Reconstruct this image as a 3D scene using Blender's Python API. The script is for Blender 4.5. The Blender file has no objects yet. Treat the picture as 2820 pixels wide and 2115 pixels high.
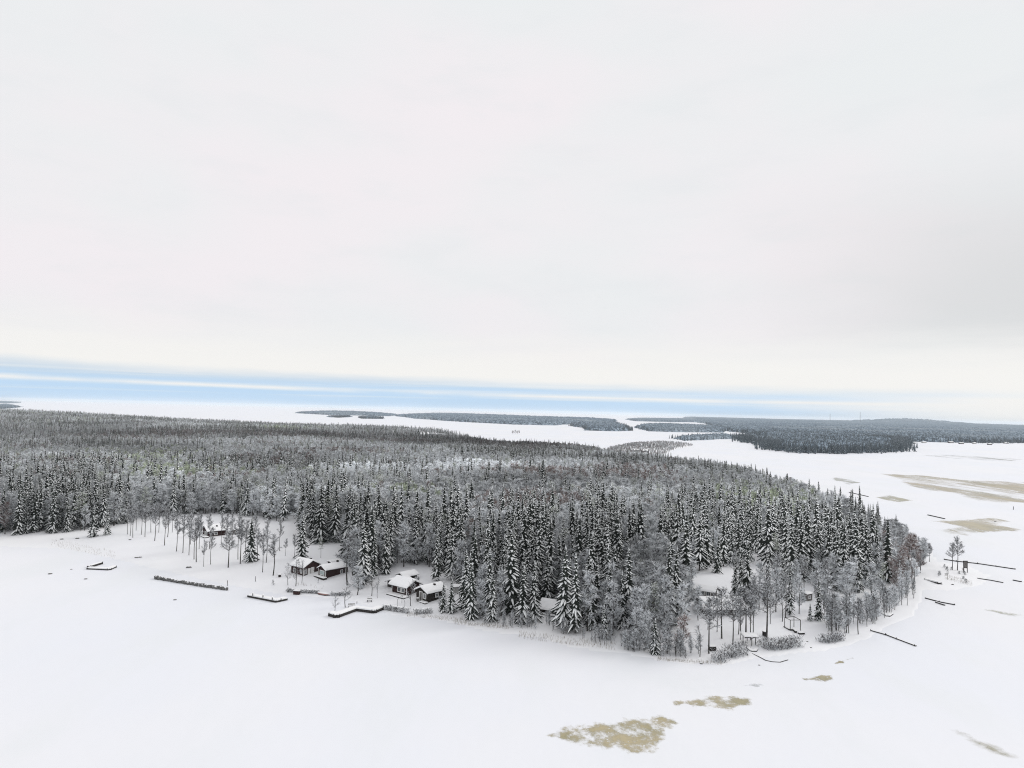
import bpy, math, random
import numpy as np
from mathutils import Vector, Matrix
RNG = random.Random(7)
NR = np.random.RandomState(11)
sc = bpy.context.scene
COL = sc.collection

# ------------------------------------------------------------------ camera
CAM_H = 60.0
FQ = 1522.0                    # focal length in units of a 2212 wide frame
PITCH = math.atan(58.9 / FQ); ROLL = math.radians(1.37)
Fv = Vector((0, math.cos(PITCH), math.sin(PITCH)))
R0 = Vector((1, 0, 0)); U0 = Vector((0, -math.sin(PITCH), math.cos(PITCH)))
Rv = R0 * math.cos(ROLL) + U0 * math.sin(ROLL)
Uv = -R0 * math.sin(ROLL) + U0 * math.cos(ROLL)
cam_d = bpy.data.cameras.new('camera'); cam = bpy.data.objects.new('camera', cam_d)
COL.objects.link(cam); sc.camera = cam
cam_d.sensor_width = 36.0; cam_d.lens = FQ / 2212 * 36.0
cam_d.clip_start = 1.0; cam_d.clip_end = 200000.0
M = Matrix((Rv, Uv, -Fv)).transposed().to_4x4(); M.translation = (0, 0, CAM_H)
cam.matrix_world = M

# ------------------------------------------------------------------ light
SUN_EL, SUN_AZ = math.radians(27), math.radians(65)     # azimuth clockwise from +Y (view direction)
w = bpy.data.worlds.new('World'); sc.world = w; w.use_nodes = True
nt = w.node_tree; nt.nodes.clear()
def N(nt, t, **k):
    n = nt.nodes.new(t)
    for a, b in k.items():
        if a.startswith('i_'): n.inputs[int(a[2:])].default_value = b
        else: setattr(n, a, b)
    return n
def mth(nt, op, a, b=None, c=None, clamp=False):
    n = nt.nodes.new('ShaderNodeMath'); n.operation = op; n.use_clamp = clamp
    for i, v in enumerate((a, b, c)):
        if v is None: continue
        if isinstance(v, (int, float)): n.inputs[i].default_value = v
        else: nt.links.new(v, n.inputs[i])
    return n.outputs[0]
def mixc(nt, f, a, b):
    n = nt.nodes.new('ShaderNodeMix'); n.data_type = 'RGBA'
    for s, v in ((n.inputs[0], f), (n.inputs[6], a), (n.inputs[7], b)):
        if isinstance(v, (int, float)): s.default_value = v
        elif isinstance(v, tuple): s.default_value = v if len(v) == 4 else (*v, 1)
        else: nt.links.new(v, s)
    return n.outputs[2]
def sstep(nt, v, a, b):
    n = nt.nodes.new('ShaderNodeMapRange'); n.interpolation_type = 'SMOOTHSTEP'
    nt.links.new(v, n.inputs[0]); n.inputs[1].default_value = a; n.inputs[2].default_value = b
    return n.outputs[0]
tc = N(nt, 'ShaderNodeTexCoord'); sx = N(nt, 'ShaderNodeSeparateXYZ')
nt.links.new(tc.outputs['Generated'], sx.inputs[0])
el = mth(nt, 'MULTIPLY', mth(nt, 'ARCSINE', sx.outputs[2]), 57.2958)
az = mth(nt, 'MULTIPLY', mth(nt, 'ARCTAN2', sx.outputs[0], sx.outputs[1]), 57.2958)
def noise_world(sc_az, sc_el, det, rough=.55, seed=0.0):
    c = N(nt, 'ShaderNodeCombineXYZ')
    nt.links.new(mth(nt, 'MULTIPLY', az, sc_az), c.inputs[0]); nt.links.new(mth(nt, 'MULTIPLY', el, sc_el), c.inputs[1])
    c.inputs[2].default_value = seed
    n = N(nt, 'ShaderNodeTexNoise'); n.inputs['Scale'].default_value = 1; n.inputs['Detail'].default_value = det
    n.inputs['Roughness'].default_value = rough
    nt.links.new(c.outputs[0], n.inputs['Vector']); return n.outputs[0]
n1 = noise_world(.03, .07, 3, seed=3.1); n2 = noise_world(.045, .11, 3, seed=9.4); n3 = noise_world(.10, .9, 4, seed=5.2); n4 = noise_world(.03, 1.6, 3, seed=1.7)
cloud = mixc(nt, sstep(nt, n1, .35, .65), (.750, .770, .782), (.80, .765, .79))
cloud = mixc(nt, mth(nt, 'MULTIPLY', sstep(nt, noise_world(.12, .35, 5, .6, seed=33.0), .45, .75), .35), cloud, (.70, .725, .745))
# a darker grey bank in the deck to the right
g = mth(nt, 'MULTIPLY', sstep(nt, mth(nt, 'ADD', az, mth(nt, 'MULTIPLY', n2, 14)), 20, 42), sstep(nt, mth(nt, 'ADD', el, mth(nt, 'MULTIPLY', n3, 2)), 3.5, 8))
g = mth(nt, 'MULTIPLY', g, mth(nt, 'SUBTRACT', 1, sstep(nt, el, 9, 20)))
cloud = mixc(nt, mth(nt, 'MULTIPLY', g, .75), cloud, (.60, .62, .625))
# warm cream layer low down
cr = mth(nt, 'SUBTRACT', 1, sstep(nt, mth(nt, 'ADD', el, mth(nt, 'MULTIPLY', n3, 2.2)), 4, 8.5))
cloud = mixc(nt, cr, cloud, (.828, .818, .795))
sky = N(nt, 'ShaderNodeTexSky'); sky.sky_type = 'NISHITA'; sky.sun_disc = False
sky.sun_elevation = SUN_EL; sky.sun_rotation = SUN_AZ
skys = N(nt, 'ShaderNodeVectorMath', operation='SCALE'); nt.links.new(sky.outputs[0], skys.inputs[0]); skys.inputs[3].default_value = .10
# clear gap under the deck: blue, with cream streaks, closing towards the right
topedge = mth(nt, 'ADD', mth(nt, 'MULTIPLY', az, -.010), 1.88)
topedge = mth(nt, 'ADD', topedge, mth(nt, 'MULTIPLY', mth(nt, 'SUBTRACT', n3, .5), .9))
gap = mth(nt, 'SUBTRACT', 1, sstep(nt, mth(nt, 'SUBTRACT', el, topedge), -.3, .9))
streak_c = mth(nt, 'ADD', mth(nt, 'MULTIPLY', az, -.006), 1.28)
n5 = noise_world(.09, .5, 3, seed=21.0)
st = mth(nt, 'SUBTRACT', 1, sstep(nt, mth(nt, 'ABSOLUTE', mth(nt, 'SUBTRACT', mth(nt, 'ADD', el, mth(nt, 'MULTIPLY', mth(nt, 'SUBTRACT', n4, .5), .5)), streak_c)), .0, .34))
st = mth(nt, 'MULTIPLY', st, sstep(nt, n5, .25, .6))
gap = mth(nt, 'MULTIPLY', gap, mth(nt, 'SUBTRACT', 1, mth(nt, 'MULTIPLY', st, .9)))
fade_r = mth(nt, 'SUBTRACT', 1, mth(nt, 'MULTIPLY', sstep(nt, az, 18, 36), mth(nt, 'SUBTRACT', 1, mth(nt, 'MULTIPLY', sstep(nt, el, 1.5, 2.0), .55))))
gap = mth(nt, 'MULTIPLY', gap, fade_r)
gap = mth(nt, 'MULTIPLY', gap, mth(nt, 'SUBTRACT', 1, mth(nt, 'MULTIPLY', sstep(nt, n4, .5, .7), .4)))
blue = mixc(nt, sstep(nt, el, 1.3, 2.6), (.47, .67, .90), (.52, .64, .78))
blue = mixc(nt, .12, blue, skys.outputs[0])
skyc = mixc(nt, gap, cloud, blue)
skyc = mixc(nt, sstep(nt, el, -.5, -2), skyc, (.7, .72, .75))
bg = N(nt, 'ShaderNodeBackground'); bg.inputs[1].default_value = 1.0
nt.links.new(skyc, bg.inputs[0])
wo = N(nt, 'ShaderNodeOutputWorld'); nt.links.new(bg.outputs[0], wo.inputs[0])
sun_d = bpy.data.lights.new('sun', 'SUN'); sun_d.energy = 1.3; sun_d.angle = math.radians(25); sun_d.color = (1, .97, .93)
sun = bpy.data.objects.new('sun', sun_d); COL.objects.link(sun)
sd = Vector((math.sin(SUN_AZ) * math.cos(SUN_EL), math.cos(SUN_AZ) * math.cos(SUN_EL), math.sin(SUN_EL)))
sun.rotation_euler = sd.to_track_quat('Z', 'Y').to_euler(); sun.location = (0, 0, 150)
vs = sc.view_settings; sc.display_settings.display_device = 'sRGB'
vs.view_transform = 'Standard'; vs.look = 'None'; vs.gamma = 1; vs.exposure = 0.15; vs.use_curve_mapping = False
cy = sc.cycles
cy.max_bounces = 5; cy.diffuse_bounces = 3; cy.glossy_bounces = 1; cy.transmission_bounces = 2; cy.transparent_max_bounces = 6; cy.volume_bounces = 2
cy.use_denoising = True; cy.denoiser = 'OPENIMAGEDENOISE'; cy.denoising_prefilter = 'NONE'; cy.pixel_filter_type = 'BLACKMAN_HARRIS'; cy.filter_width = 1.1
cy.caustics_reflective = False; cy.caustics_refractive = False

# ------------------------------------------------------------------ pixel -> place
def ray(x, y):
    return Fv * FQ + Rv * (x - 1106) - Uv * (y - 829.5)
def bp(x, y, z=0.0):
    d = ray(x, y); t = (z - CAM_H) / d.z
    return Vector((d.x * t, d.y * t, z))
def bp2(x, y): p = bp(x, y); return (p.x, p.y)
def to_q(P):
    P = np.asarray(P, float) - np.array([0, 0, CAM_H])
    f = P @ np.array(Fv); 
    return 1106 + FQ * (P @ np.array(Rv)) / f, 829.5 - FQ * (P @ np.array(Uv)) / f

def in_poly(P, poly):
    x, y = P[:, 0], P[:, 1]; ins = np.zeros(len(P), bool); n = len(poly)
    for i in range(n):
        x1, y1 = poly[i]; x2, y2 = poly[(i + 1) % n]
        if y1 == y2: continue
        c = ((y1 > y) != (y2 > y)) & (x < (x2 - x1) * (y - y1) / (y2 - y1) + x1)
        ins ^= c
    return ins
def edge_dist(P, poly):
    d = np.full(len(P), 1e18); n = len(poly)
    for i in range(n):
        a = np.array(poly[i]); b = np.array(poly[(i + 1) % n]); ab = b - a
        L = max(ab @ ab, 1e-9)
        t = np.clip(((P - a) @ ab) / L, 0, 1)
        q = P - (a + t[:, None] * ab)
        d = np.minimum(d, (q * q).sum(1))
    return np.sqrt(d)
_perm = NR.rand(256, 256)
def vnoise(x, y):
    xi = np.floor(x).astype(int); yi = np.floor(y).astype(int); fx = x - xi; fy = y - yi
    fx = fx * fx * (3 - 2 * fx); fy = fy * fy * (3 - 2 * fy)
    g = lambda a, b: _perm[a & 255, b & 255]
    return (g(xi, yi) * (1 - fx) + g(xi + 1, yi) * fx) * (1 - fy) + (g(xi, yi + 1) * (1 - fx) + g(xi + 1, yi + 1) * fx) * fy
def fnoise(x, y, s, o=3):
    r = 0; a = .5; t = 0
    for k in range(o):
        r = r + a * vnoise(x / s + 17.3 * k, y / s + 5.1 * k); t += a; a *= .5; s *= .5
    return r / t

NEAR_SHORE = [(-420, 1190), (0, 1180), (150, 1185), (260, 1208), (360, 1232), (500, 1262), (600, 1281), (690, 1288), (760, 1295), (815, 1312), (860, 1328), (930, 1333), (1000, 1347),
    (1060, 1362), (1120, 1369), (1180, 1376), (1240, 1397), (1300, 1402), (1360, 1410), (1430, 1424), (1510, 1430), (1560, 1432), (1620, 1419),
    (1700, 1409), (1760, 1404), (1810, 1393), (1860, 1377), (1905, 1350), (1960, 1330), (1978, 1295), (1985, 1270), (2035, 1275), (2110, 1262), (2130, 1242), (2085, 1222), (2040, 1215),
    (2015, 1212), (2008, 1190), (1975, 1172), (1915, 1148), (1840, 1115), (1765, 1084), (1735, 1062), (1700, 1058), (1640, 1034), (1560, 1018), (1440, 1003),
    (1380, 993), (1300, 980), (1200, 972), (1100, 968), (1030, 956), (1012, 946), (960, 942), (860, 934), (700, 928), (600, 923), (300, 913), (0, 902), (-420, 890)]
MAIN = [bp2(*p) for p in NEAR_SHORE]
SPIT = [bp2(*p) for p in [(1290, 985), (1320, 968), (1370, 959), (1430, 957), (1480, 960), (1500, 964), (1462, 970), (1440, 980), (1400, 1002), (1330, 997)]]
HILLS = [(bp2(150, 905), 10, 420), (bp2(900, 942), 7, 200), (bp2(-100, 905), 8, 500), (bp2(1200, 980), 3, 120)]
def land_h(P):
    P = np.asarray(P, float)
    ins = in_poly(P, MAIN); d = edge_dist(P, MAIN); d = np.where(ins, d, -d)
    h = 1.1 * np.clip((d + 2) / 24, 0, 1) ** 1.6 + 1.2 * np.clip(d / 60, 0, 1) + 9.0 * np.clip(d / 500, 0, 1)
    h = h + np.clip(d / 40, 0, 1) * (fnoise(P[:, 0], P[:, 1], 60) - .5) * 2.4 + np.clip((d) / 10, 0, 1) * (fnoise(P[:, 0], P[:, 1], 9) - .5) * .5
    for c, a, s in HILLS:
        r2 = ((P - np.array(c)) ** 2).sum(1)
        h = h + a * np.exp(-r2 / (2 * s * s)) * np.clip(d / 60, 0, 1)
    i2 = in_poly(P, SPIT); d2 = edge_dist(P, SPIT)
    h = np.where(i2, np.clip(d2 / 15, 0, 1) * 2, h)
    return np.where((d < -2) & ~i2, -.6, np.maximum(h, -.02))
def hz(x, y): return max(float(land_h([(x, y)])[0]), 0.0)
def G(x, y, z0=None):
    z = 0.0
    for _ in range(4):
        p = bp(x, y, z); z = hz(p.x, p.y)
    return Vector((p.x, p.y, z))

# ------------------------------------------------------------------ helpers
class MB:
    def __init__(s): s.v = []; s.f = []; s.m = []
    def add(s, vs, fs, m=0):
        o = len(s.v); s.v += [tuple(v) for v in vs]; s.f += [tuple(i + o for i in f) for f in fs]; s.m += [m] * len(fs)
    def box(s, c, d, m=0, rz=0.0, taper=1.0):
        x, y, z = d[0] / 2, d[1] / 2, d[2] / 2; ca, sa = math.cos(rz), math.sin(rz); vs = []
        for k in (-1, 1):
            t = taper if k == 1 else 1
            for a, b in ((-1, -1), (1, -1), (1, 1), (-1, 1)):
                px, py = a * x * t, b * y * t
                vs.append((c[0] + px * ca - py * sa, c[1] + px * sa + py * ca, c[2] + k * z))
        s.add(vs, [(3, 2, 1, 0), (4, 5, 6, 7), (0, 1, 5, 4), (1, 2, 6, 5), (2, 3, 7, 6), (3, 0, 4, 7)], m)
    def tube(s, pts, rad, n=6, m=0, cap=True):
        rings = []
        for i, p in enumerate(pts):
            p = Vector(p); a = Vector(pts[max(i - 1, 0)]); b = Vector(pts[min(i + 1, len(pts) - 1)])
            t = (b - a).normalized(); u = t.orthogonal().normalized(); v = t.cross(u)
            r = rad[i] if isinstance(rad, (list, tuple)) else rad
            rings.append([p + (u * math.cos(2 * math.pi * k / n) + v * math.sin(2 * math.pi * k / n)) * r for k in range(n)])
        vs = [q for R in rings for q in R]; fs = []
        for i in range(len(pts) - 1):
            for k in range(n):
                fs.append((i * n + k, i * n + (k + 1) % n, (i + 1) * n + (k + 1) % n, (i + 1) * n + k))
        if cap: fs.append(tuple(range(n - 1, -1, -1))); fs.append(tuple((len(pts) - 1) * n + k for k in range(n)))
        s.add(vs, fs, m)
    def mesh(s, name, mats, smooth=False):
        me = bpy.data.meshes.new(name); me.from_pydata(s.v, [], s.f)
        for m in mats: me.materials.append(m)
        me.polygons.foreach_set('material_index', s.m)
        if smooth: me.polygons.foreach_set('use_smooth', [True] * len(s.f))
        me.update(); return me
    def obj(s, name, mats, parent=None, loc=None, smooth=False, **k):
        if not isinstance(mats, (list, tuple)): mats = [mats]
        return link(name, s.mesh(name, mats, smooth), parent, loc, **k)
def link(name, me, parent=None, loc=None, **k):
    o = bpy.data.objects.new(name, me); COL.objects.link(o)
    if parent is not None: o.parent = parent
    if loc is not None: o.location = loc
    for a, b in k.items():
        if b: o[a] = b
    return o
def thing(name, label, cat, loc, rz=0.0, group=None):
    o = bpy.data.objects.new(name, None); COL.objects.link(o); o.location = loc; o.rotation_euler = (0, 0, rz)
    o.empty_display_size = .5; o['label'] = label; o['category'] = cat
    if group: o['group'] = group
    return o

# ------------------------------------------------------------------ materials
def mat(name, col, rough=.8, var=None, scale=3.0, bump=0.0, spec=.2, emit=None, info=0.0, detail=4):
    m = bpy.data.materials.new(name); m.use_nodes = True; t = m.node_tree; b = t.nodes['Principled BSDF']
    b.inputs['Roughness'].default_value = rough; b.inputs['Specular IOR Level'].default_value = spec
    b.inputs['Base Color'].default_value = (*col, 1)
    if var or bump:
        c = N(t, 'ShaderNodeTexCoord'); n = N(t, 'ShaderNodeTexNoise'); n.inputs['Scale'].default_value = scale; n.inputs['Detail'].default_value = detail
        t.links.new(c.outputs['Object'], n.inputs['Vector'])
        if var:
            o = mixc(t, sstep(t, n.outputs[0], .35, .65), col, var)
            if info:
                oi = N(t, 'ShaderNodeObjectInfo'); hs = N(t, 'ShaderNodeHueSaturation')
                at = N(t, 'ShaderNodeAttribute', attribute_type='INSTANCER', attribute_name='tone')
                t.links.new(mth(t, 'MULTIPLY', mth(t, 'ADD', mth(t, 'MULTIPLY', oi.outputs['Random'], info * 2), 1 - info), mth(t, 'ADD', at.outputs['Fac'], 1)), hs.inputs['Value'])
                t.links.new(o, hs.inputs['Color']); o = hs.outputs[0]
            t.links.new(o, b.inputs['Base Color'])
        if bump:
            bn = N(t, 'ShaderNodeBump'); bn.inputs['Strength'].default_value = bump; bn.inputs['Distance'].default_value = .1
            t.links.new(n.outputs[0], bn.inputs['Height']); t.links.new(bn.outputs[0], b.inputs['Normal'])
    return m
def ground_mat(name, c1, c2, c3):
    m = bpy.data.materials.new(name); m.use_nodes = True; t = m.node_tree; b = t.nodes['Principled BSDF']
    b.inputs['Roughness'].default_value = .75; b.inputs['Specular IOR Level'].default_value = .15
    c = N(t, 'ShaderNodeTexCoord')
    def nz(sc_, st=(1, 1, 1), det=5, rough=.55):
        mp = N(t, 'ShaderNodeMapping'); mp.inputs['Scale'].default_value = st; n = N(t, 'ShaderNodeTexNoise')
        n.inputs['Scale'].default_value = sc_; n.inputs['Detail'].default_value = det; n.inputs['Roughness'].default_value = rough
        t.links.new(c.outputs['Object'], mp.inputs[0]); t.links.new(mp.outputs[0], n.inputs['Vector']); return n.outputs[0]
    a = nz(.012, (1, .6, 1)); d = nz(.05, (1, .35, 1), 6); e = nz(.35, (1, .5, 1), 4); f = nz(.004, (1, 2.2, 1), 7, .65)
    o = mixc(t, sstep(t, a, .35, .65), c1, c2)
    o = mixc(t, mth(t, 'MULTIPLY', sstep(t, d, .45, .7), .6), o, c3)
    o = mixc(t, mth(t, 'MULTIPLY', sstep(t, f, .54, .74), .55), o, (c3[0] * .93, c3[1] * .94, c3[2] * .94))
    t.links.new(o, b.inputs['Base Color'])
    bn = N(t, 'ShaderNodeBump'); bn.inputs['Strength'].default_value = .5; bn.inputs['Distance'].default_value = .5
    t.links.new(mth(t, 'ADD', d, mth(t, 'MULTIPLY', e, .25)), bn.inputs['Height']); t.links.new(bn.outputs[0], b.inputs['Normal'])
    return m
M_ice = ground_mat('lake snow', (.81, .832, .878), (.835, .845, .872), (.79, .815, .835))
M_land = ground_mat('land snow', (.86, .87, .895), (.87, .875, .885), (.83, .85, .865))
M_snow = mat('fresh snow', (.93, .935, .94), .8, (.91, .92, .93), 1.2, .3)
M_tsnow = mat('snow on branches', (.90, .92, .92), .8, (.84, .87, .87), 2.6, 0, info=.04)
M_fsnow = mat('haze tinted distant snow on trees', (.60, .66, .70), .8, (.40, .45, .48), 1.6, 0)  # greyer and bluer than the near branch snow, haze painted in
M_needle = mat('spruce needles', (.013, .017, .015), .9, (.04, .047, .04), 2.5, 0, spec=.05, info=.2)
M_pine = mat('pine needles', (.11, .14, .085), .9, (.20, .23, .15), 2.5, 0, spec=.05, info=.2)
M_bark = mat('dark bark', (.045, .038, .034), .9, (.10, .09, .085), 3, .4)
M_birch = mat('birch bark', (.10, .095, .09), .8, (.03, .027, .025), 1.6, .2)
M_twig = mat('dark twigs', (.045, .043, .045), .9, (.09, .087, .09), 1.0, spec=.05, info=.2)
M_btwig = mat('brown bare twigs', (.16, .118, .108), .9, (.25, .195, .18), 1.0, spec=.05, info=.25)
M_frost = mat('frosted twigs', (.86, .88, .90), .9, (.66, .69, .71), .8, spec=.05, info=.12)
M_gfrost = mat('frosted greenish twigs', (.66, .72, .58), .9, (.46, .51, .40), .8, spec=.05, info=.12)
M_red = mat('red brown boards', (.055, .027, .026), .8, (.03, .017, .016), 5, .2)
M_dkred = mat('dark red boards', (.050, .024, .023), .8, (.022, .013, .013), 5, .2)
M_dk = mat('tarred dark boards', (.018, .016, .015), .85, (.04, .034, .03), 5, .3)
M_grey = mat('weathered grey boards', (.20, .19, .185), .85, (.11, .105, .10), 5, .3)
M_pale = mat('pale boards', (.45, .45, .44), .8, (.34, .34, .33), 5, .2)
M_white = mat('white trim', (.78, .78, .77), .6, (.68, .68, .67), 4)
M_glass = mat('window glass', (.05, .06, .07), .08, spec=.6)
M_lglass = mat('bright window glass', (.35, .42, .42), .1, spec=.6)
M_wood = mat('wet dock wood', (.02, .019, .018), .85, (.06, .056, .052), 4, .4)
M_stone = mat('grey stone', (.09, .09, .09), .85, (.20, .20, .195), 2.5, .5)
M_rpaint = mat('faded red boat paint', (.22, .10, .09), .5, (.34, .22, .2), 2)
M_metal = mat('galvanised metal', (.18, .18, .185), .5, (.1, .1, .1), 3)

# ------------------------------------------------------------------ the lake and the land
def sheet(name, poly, z, m, **k):
    me = bpy.data.meshes.new(name); me.from_pydata([(x, y, z) for x, y in poly], [], [tuple(range(len(poly)))]); me.materials.append(m)
    return link(name, me, kind='structure', **k)
RW = 90000
sheet('frozen_lake', [(-RW, -600), (RW, -600), (RW, RW), (-RW, RW)], 0, M_ice, label='snow covered ice of the frozen lake reaching to the horizon')
def polar(name, r0, r1, ratio, a0, a1, da, hf, m, keep, **k):
    rs = [r0]
    while rs[-1] < r1: rs.append(rs[-1] * ratio)
    A = np.radians(np.arange(a0, a1, da)); R = np.array(rs)
    RR, AA = np.meshgrid(R, A, indexing='ij'); P = np.stack([RR.ravel() * np.sin(AA.ravel()), RR.ravel() * np.cos(AA.ravel())], 1)
    Z = hf(P); na = len(A); nr = len(R)
    I = np.arange(nr * na).reshape(nr, na)
    F = np.stack([I[:-1, :-1].ravel(), I[:-1, 1:].ravel(), I[1:, 1:].ravel(), I[1:, :-1].ravel()], 1)
    F = F[(Z[F] > keep).any(1)]
    used = np.unique(F); mp = np.full(nr * na, -1); mp[used] = np.arange(len(used))
    me = bpy.data.meshes.new(name); me.from_pydata(np.c_[P[used], Z[used]].tolist(), [], mp[F].tolist())
    me.materials.append(m); me.polygons.foreach_set('use_smooth', [True] * len(F)); me.update()
    return link(name, me, **k)
polar('snowy_land', 120, 2900, 1.0095, -47, 47, .22, land_h, M_land, -.3, kind='structure', label='snow covered land of the wooded peninsula')

# ------------------------------------------------------------------ tree shapes
def spruce_mesh(seed, H=20.0, Rr=.135, whorl=.78, nf=6, bare=.10, segs=3, snowy=.9, lod=False):
    r = random.Random(seed); c = MB(); t = MB()
    n = 7; pts = []; rad = []
    lean = (r.uniform(-.2, .2), r.uniform(-.2, .2))
    for i in range(5):
        u = i / 4; pts.append((lean[0] * u, lean[1] * u, H * u * .97)); rad.append(.19 * (1 - u) + .015)
    t.tube(pts, rad, 5 if not lod else 3, 0, cap=False)
    z = H * bare
    while z < H * .985:
        u = (z / H - bare) / (1 - bare)
        R = Rr * H * ((1 - u) ** .8) * r.uniform(.8, 1.12) * (min(1, .72 + u * 2)) + .12
        k = max(3, int(round(nf * (.62 + .30 * R)))) if not lod else nf
        a0 = r.uniform(0, 6.28)
        for j in range(k):
            a = a0 + 6.283 * j / k + r.uniform(-.4, .4); L = R * r.uniform(.62, 1.12)
            if r.random() < .06: L *= 1.25
            zz = z + r.uniform(-.35, .35); dr = r.uniform(.6, 1.05) * (1 - .3 * u); w = (.28 + .15 * L) * r.uniform(.75, 1.2) if not lod else L * r.uniform(.26, .38) + .16
            ca, sa = math.cos(a), math.sin(a); ox, oy = lean[0] * z / H, lean[1] * z / H
            T = [.05, .42, .78, 1.0] if segs == 3 else [.05, .6, 1.0]; W = [.35, 1.0, .72, .08] if segs == 3 else [.35, 1.0, .1]
            sn = r.random() < snowy
            rid = []; lf = []; rt = []; dl = []; drr = []
            for q, ww in zip(T, W):
                d = L * q; h = zz + .10 * L * q - dr * L * q ** 1.5 + r.uniform(-.05, .05) * L; hw = w * ww * .5 * r.uniform(.75, 1.15)
                rid.append((ox + ca * d, oy + sa * d, h)); e = hw * .55
                lf.append((ox + ca * d - sa * hw, oy + sa * d + ca * hw, h - e)); rt.append((ox + ca * d + sa * hw, oy + sa * d - ca * hw, h - e))
                s2 = hw * 1.2 + .03; dd = h - e - w * r.uniform(.2, .5)
                dl.append((ox + ca * d * .97 - sa * s2, oy + sa * d * .97 + ca * s2, dd)); drr.append((ox + ca * d * .97 + sa * s2, oy + sa * d * .97 - ca * s2, dd))
            K = len(T); vs = rid + lf + rt + dl + drr; fs = []; fd = []
            for i in range(K - 1):
                fs += [(i, i + 1, K + i + 1, K + i), (i + 1, i, 2 * K + i, 2 * K + i + 1)]
                fd += [(K + i, K + i + 1, 3 * K + i + 1, 3 * K + i), (2 * K + i + 1, 2 * K + i, 4 * K + i, 4 * K + i + 1)]
            o = len(c.v); c.add(vs, fs, 1 if sn else 0); c.f += [tuple(i + o for i in f) for f in fd]; c.m += [0] * len(fd)
        z += whorl * r.uniform(.8, 1.2) * (1 - .35 * u)
    # snow tuft on the leader
    c.tube([(lean[0], lean[1], H * .955), (lean[0], lean[1], H * 1.01)], [.16, .03], 4, 1)
    # inner needle mass, ragged
    m = 9; kk = 7; vs = []; fs = []
    for i in range(m):
        u = i / (m - 1); zc = H * (bare + (1 - bare) * u * .97); RR = Rr * H * .42 * (1 - u) ** .85 + .03
        for j in range(kk):
            a = 6.283 * j / kk + i * .4; q = RR * r.uniform(.6, 1.3); vs.append((math.cos(a) * q, math.sin(a) * q, zc + r.uniform(-.3, .3)))
    for i in range(m - 1):
        for j in range(kk): fs.append((i * kk + j, i * kk + (j + 1) % kk, (i + 1) * kk + (j + 1) % kk, (i + 1) * kk + j))
    c.add(vs, fs, 0)
    return t, c

def broad_mesh(seed, H=16.0, bare=.35, spread=.22, ntw=900, tw=.045, twl=1.0, limbs=16, frost=.6, lift=.9, trunks=1, small=False):
    """leafless tree: trunk(s), limbs and a haze of fine twigs; slots of the crown: 0 dark twigs, 1 frosted twigs, 2 bark"""
    r = random.Random(seed); t = MB(); c = MB(); segs = []
    for s in range(trunks):
        a = r.uniform(0, 6.28); tilt = 0 if trunks == 1 else r.uniform(.06, .16); Ht = H * r.uniform(.85, 1)
        lx, ly = math.cos(a) * tilt * Ht, math.sin(a) * tilt * Ht; b = [r.uniform(-.25, .25) for _ in range(4)]
        P = lambda u, lx=lx, ly=ly, b=b, Ht=Ht: Vector((lx * u + b[0] * math.sin(u * 5) + b[1] * u, ly * u + b[2] * math.sin(u * 4) + b[3] * u, Ht * u))
        r0 = (.013 * H) * (1 if trunks == 1 else .6)
        t.tube([P(i / 6) for i in range(7)], [r0 * (1 - .9 * i / 6) + .012 for i in range(7)], 5, 0, cap=False)
        for l in range(limbs // trunks):
            u = bare + (1 - bare) * (l + r.random()) / (limbs // trunks) * .96; p = P(u); a = r.uniform(0, 6.28)
            L = spread * H * (1.15 - .75 * (u - bare) / (1 - bare)) * r.uniform(.65, 1.15); up = lift * r.uniform(.6, 1.25)
            d = Vector((math.cos(a), math.sin(a), up)).normalized(); q1 = p + d * L * .55; d2 = (d + Vector((r.uniform(-.3, .3), r.uniform(-.3, .3), r.uniform(-.1, .35)))).normalized(); q2 = q1 + d2 * L * .5
            c.tube([p, q1, q2], [r0 * .42 * (1 - u * .6), r0 * .25 * (1 - u * .6), .012], 3, 2, cap=False)
            segs += [(p, q1, .5), (q1, q2, 1.0)]
        segs.append((P(.8), P(1), .8))
    wts = [max(.1, (b - a).length) * k for a, b, k in segs]
    for i in range(ntw):
        a, b, k = r.choices(segs, wts)[0]; u = r.random(); p = a.lerp(b, u)
        d = Vector((r.gauss(0, 1), r.gauss(0, 1), r.gauss(.25, .8))).normalized(); d = (d + (b - a).normalized() * .8).normalized()
        L = twl * r.uniform(.5, 1.3); e = p + d * L * .6; f = e + (d + Vector((r.uniform(-.5, .5), r.uniform(-.5, .5), r.uniform(-.6, .2)))) * L * .5
        s = d.cross(Vector((r.gauss(0, 1), r.gauss(0, 1), r.gauss(0, 1)))).normalized() * tw * r.uniform(.6, 1.3)
        c.add([p - s * .5, p + s * .5, e + s * .6, e - s * .6, f], [(0, 1, 2, 3), (3, 2, 4)], 1 if r.random() < frost else 0)
    return t, c

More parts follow.
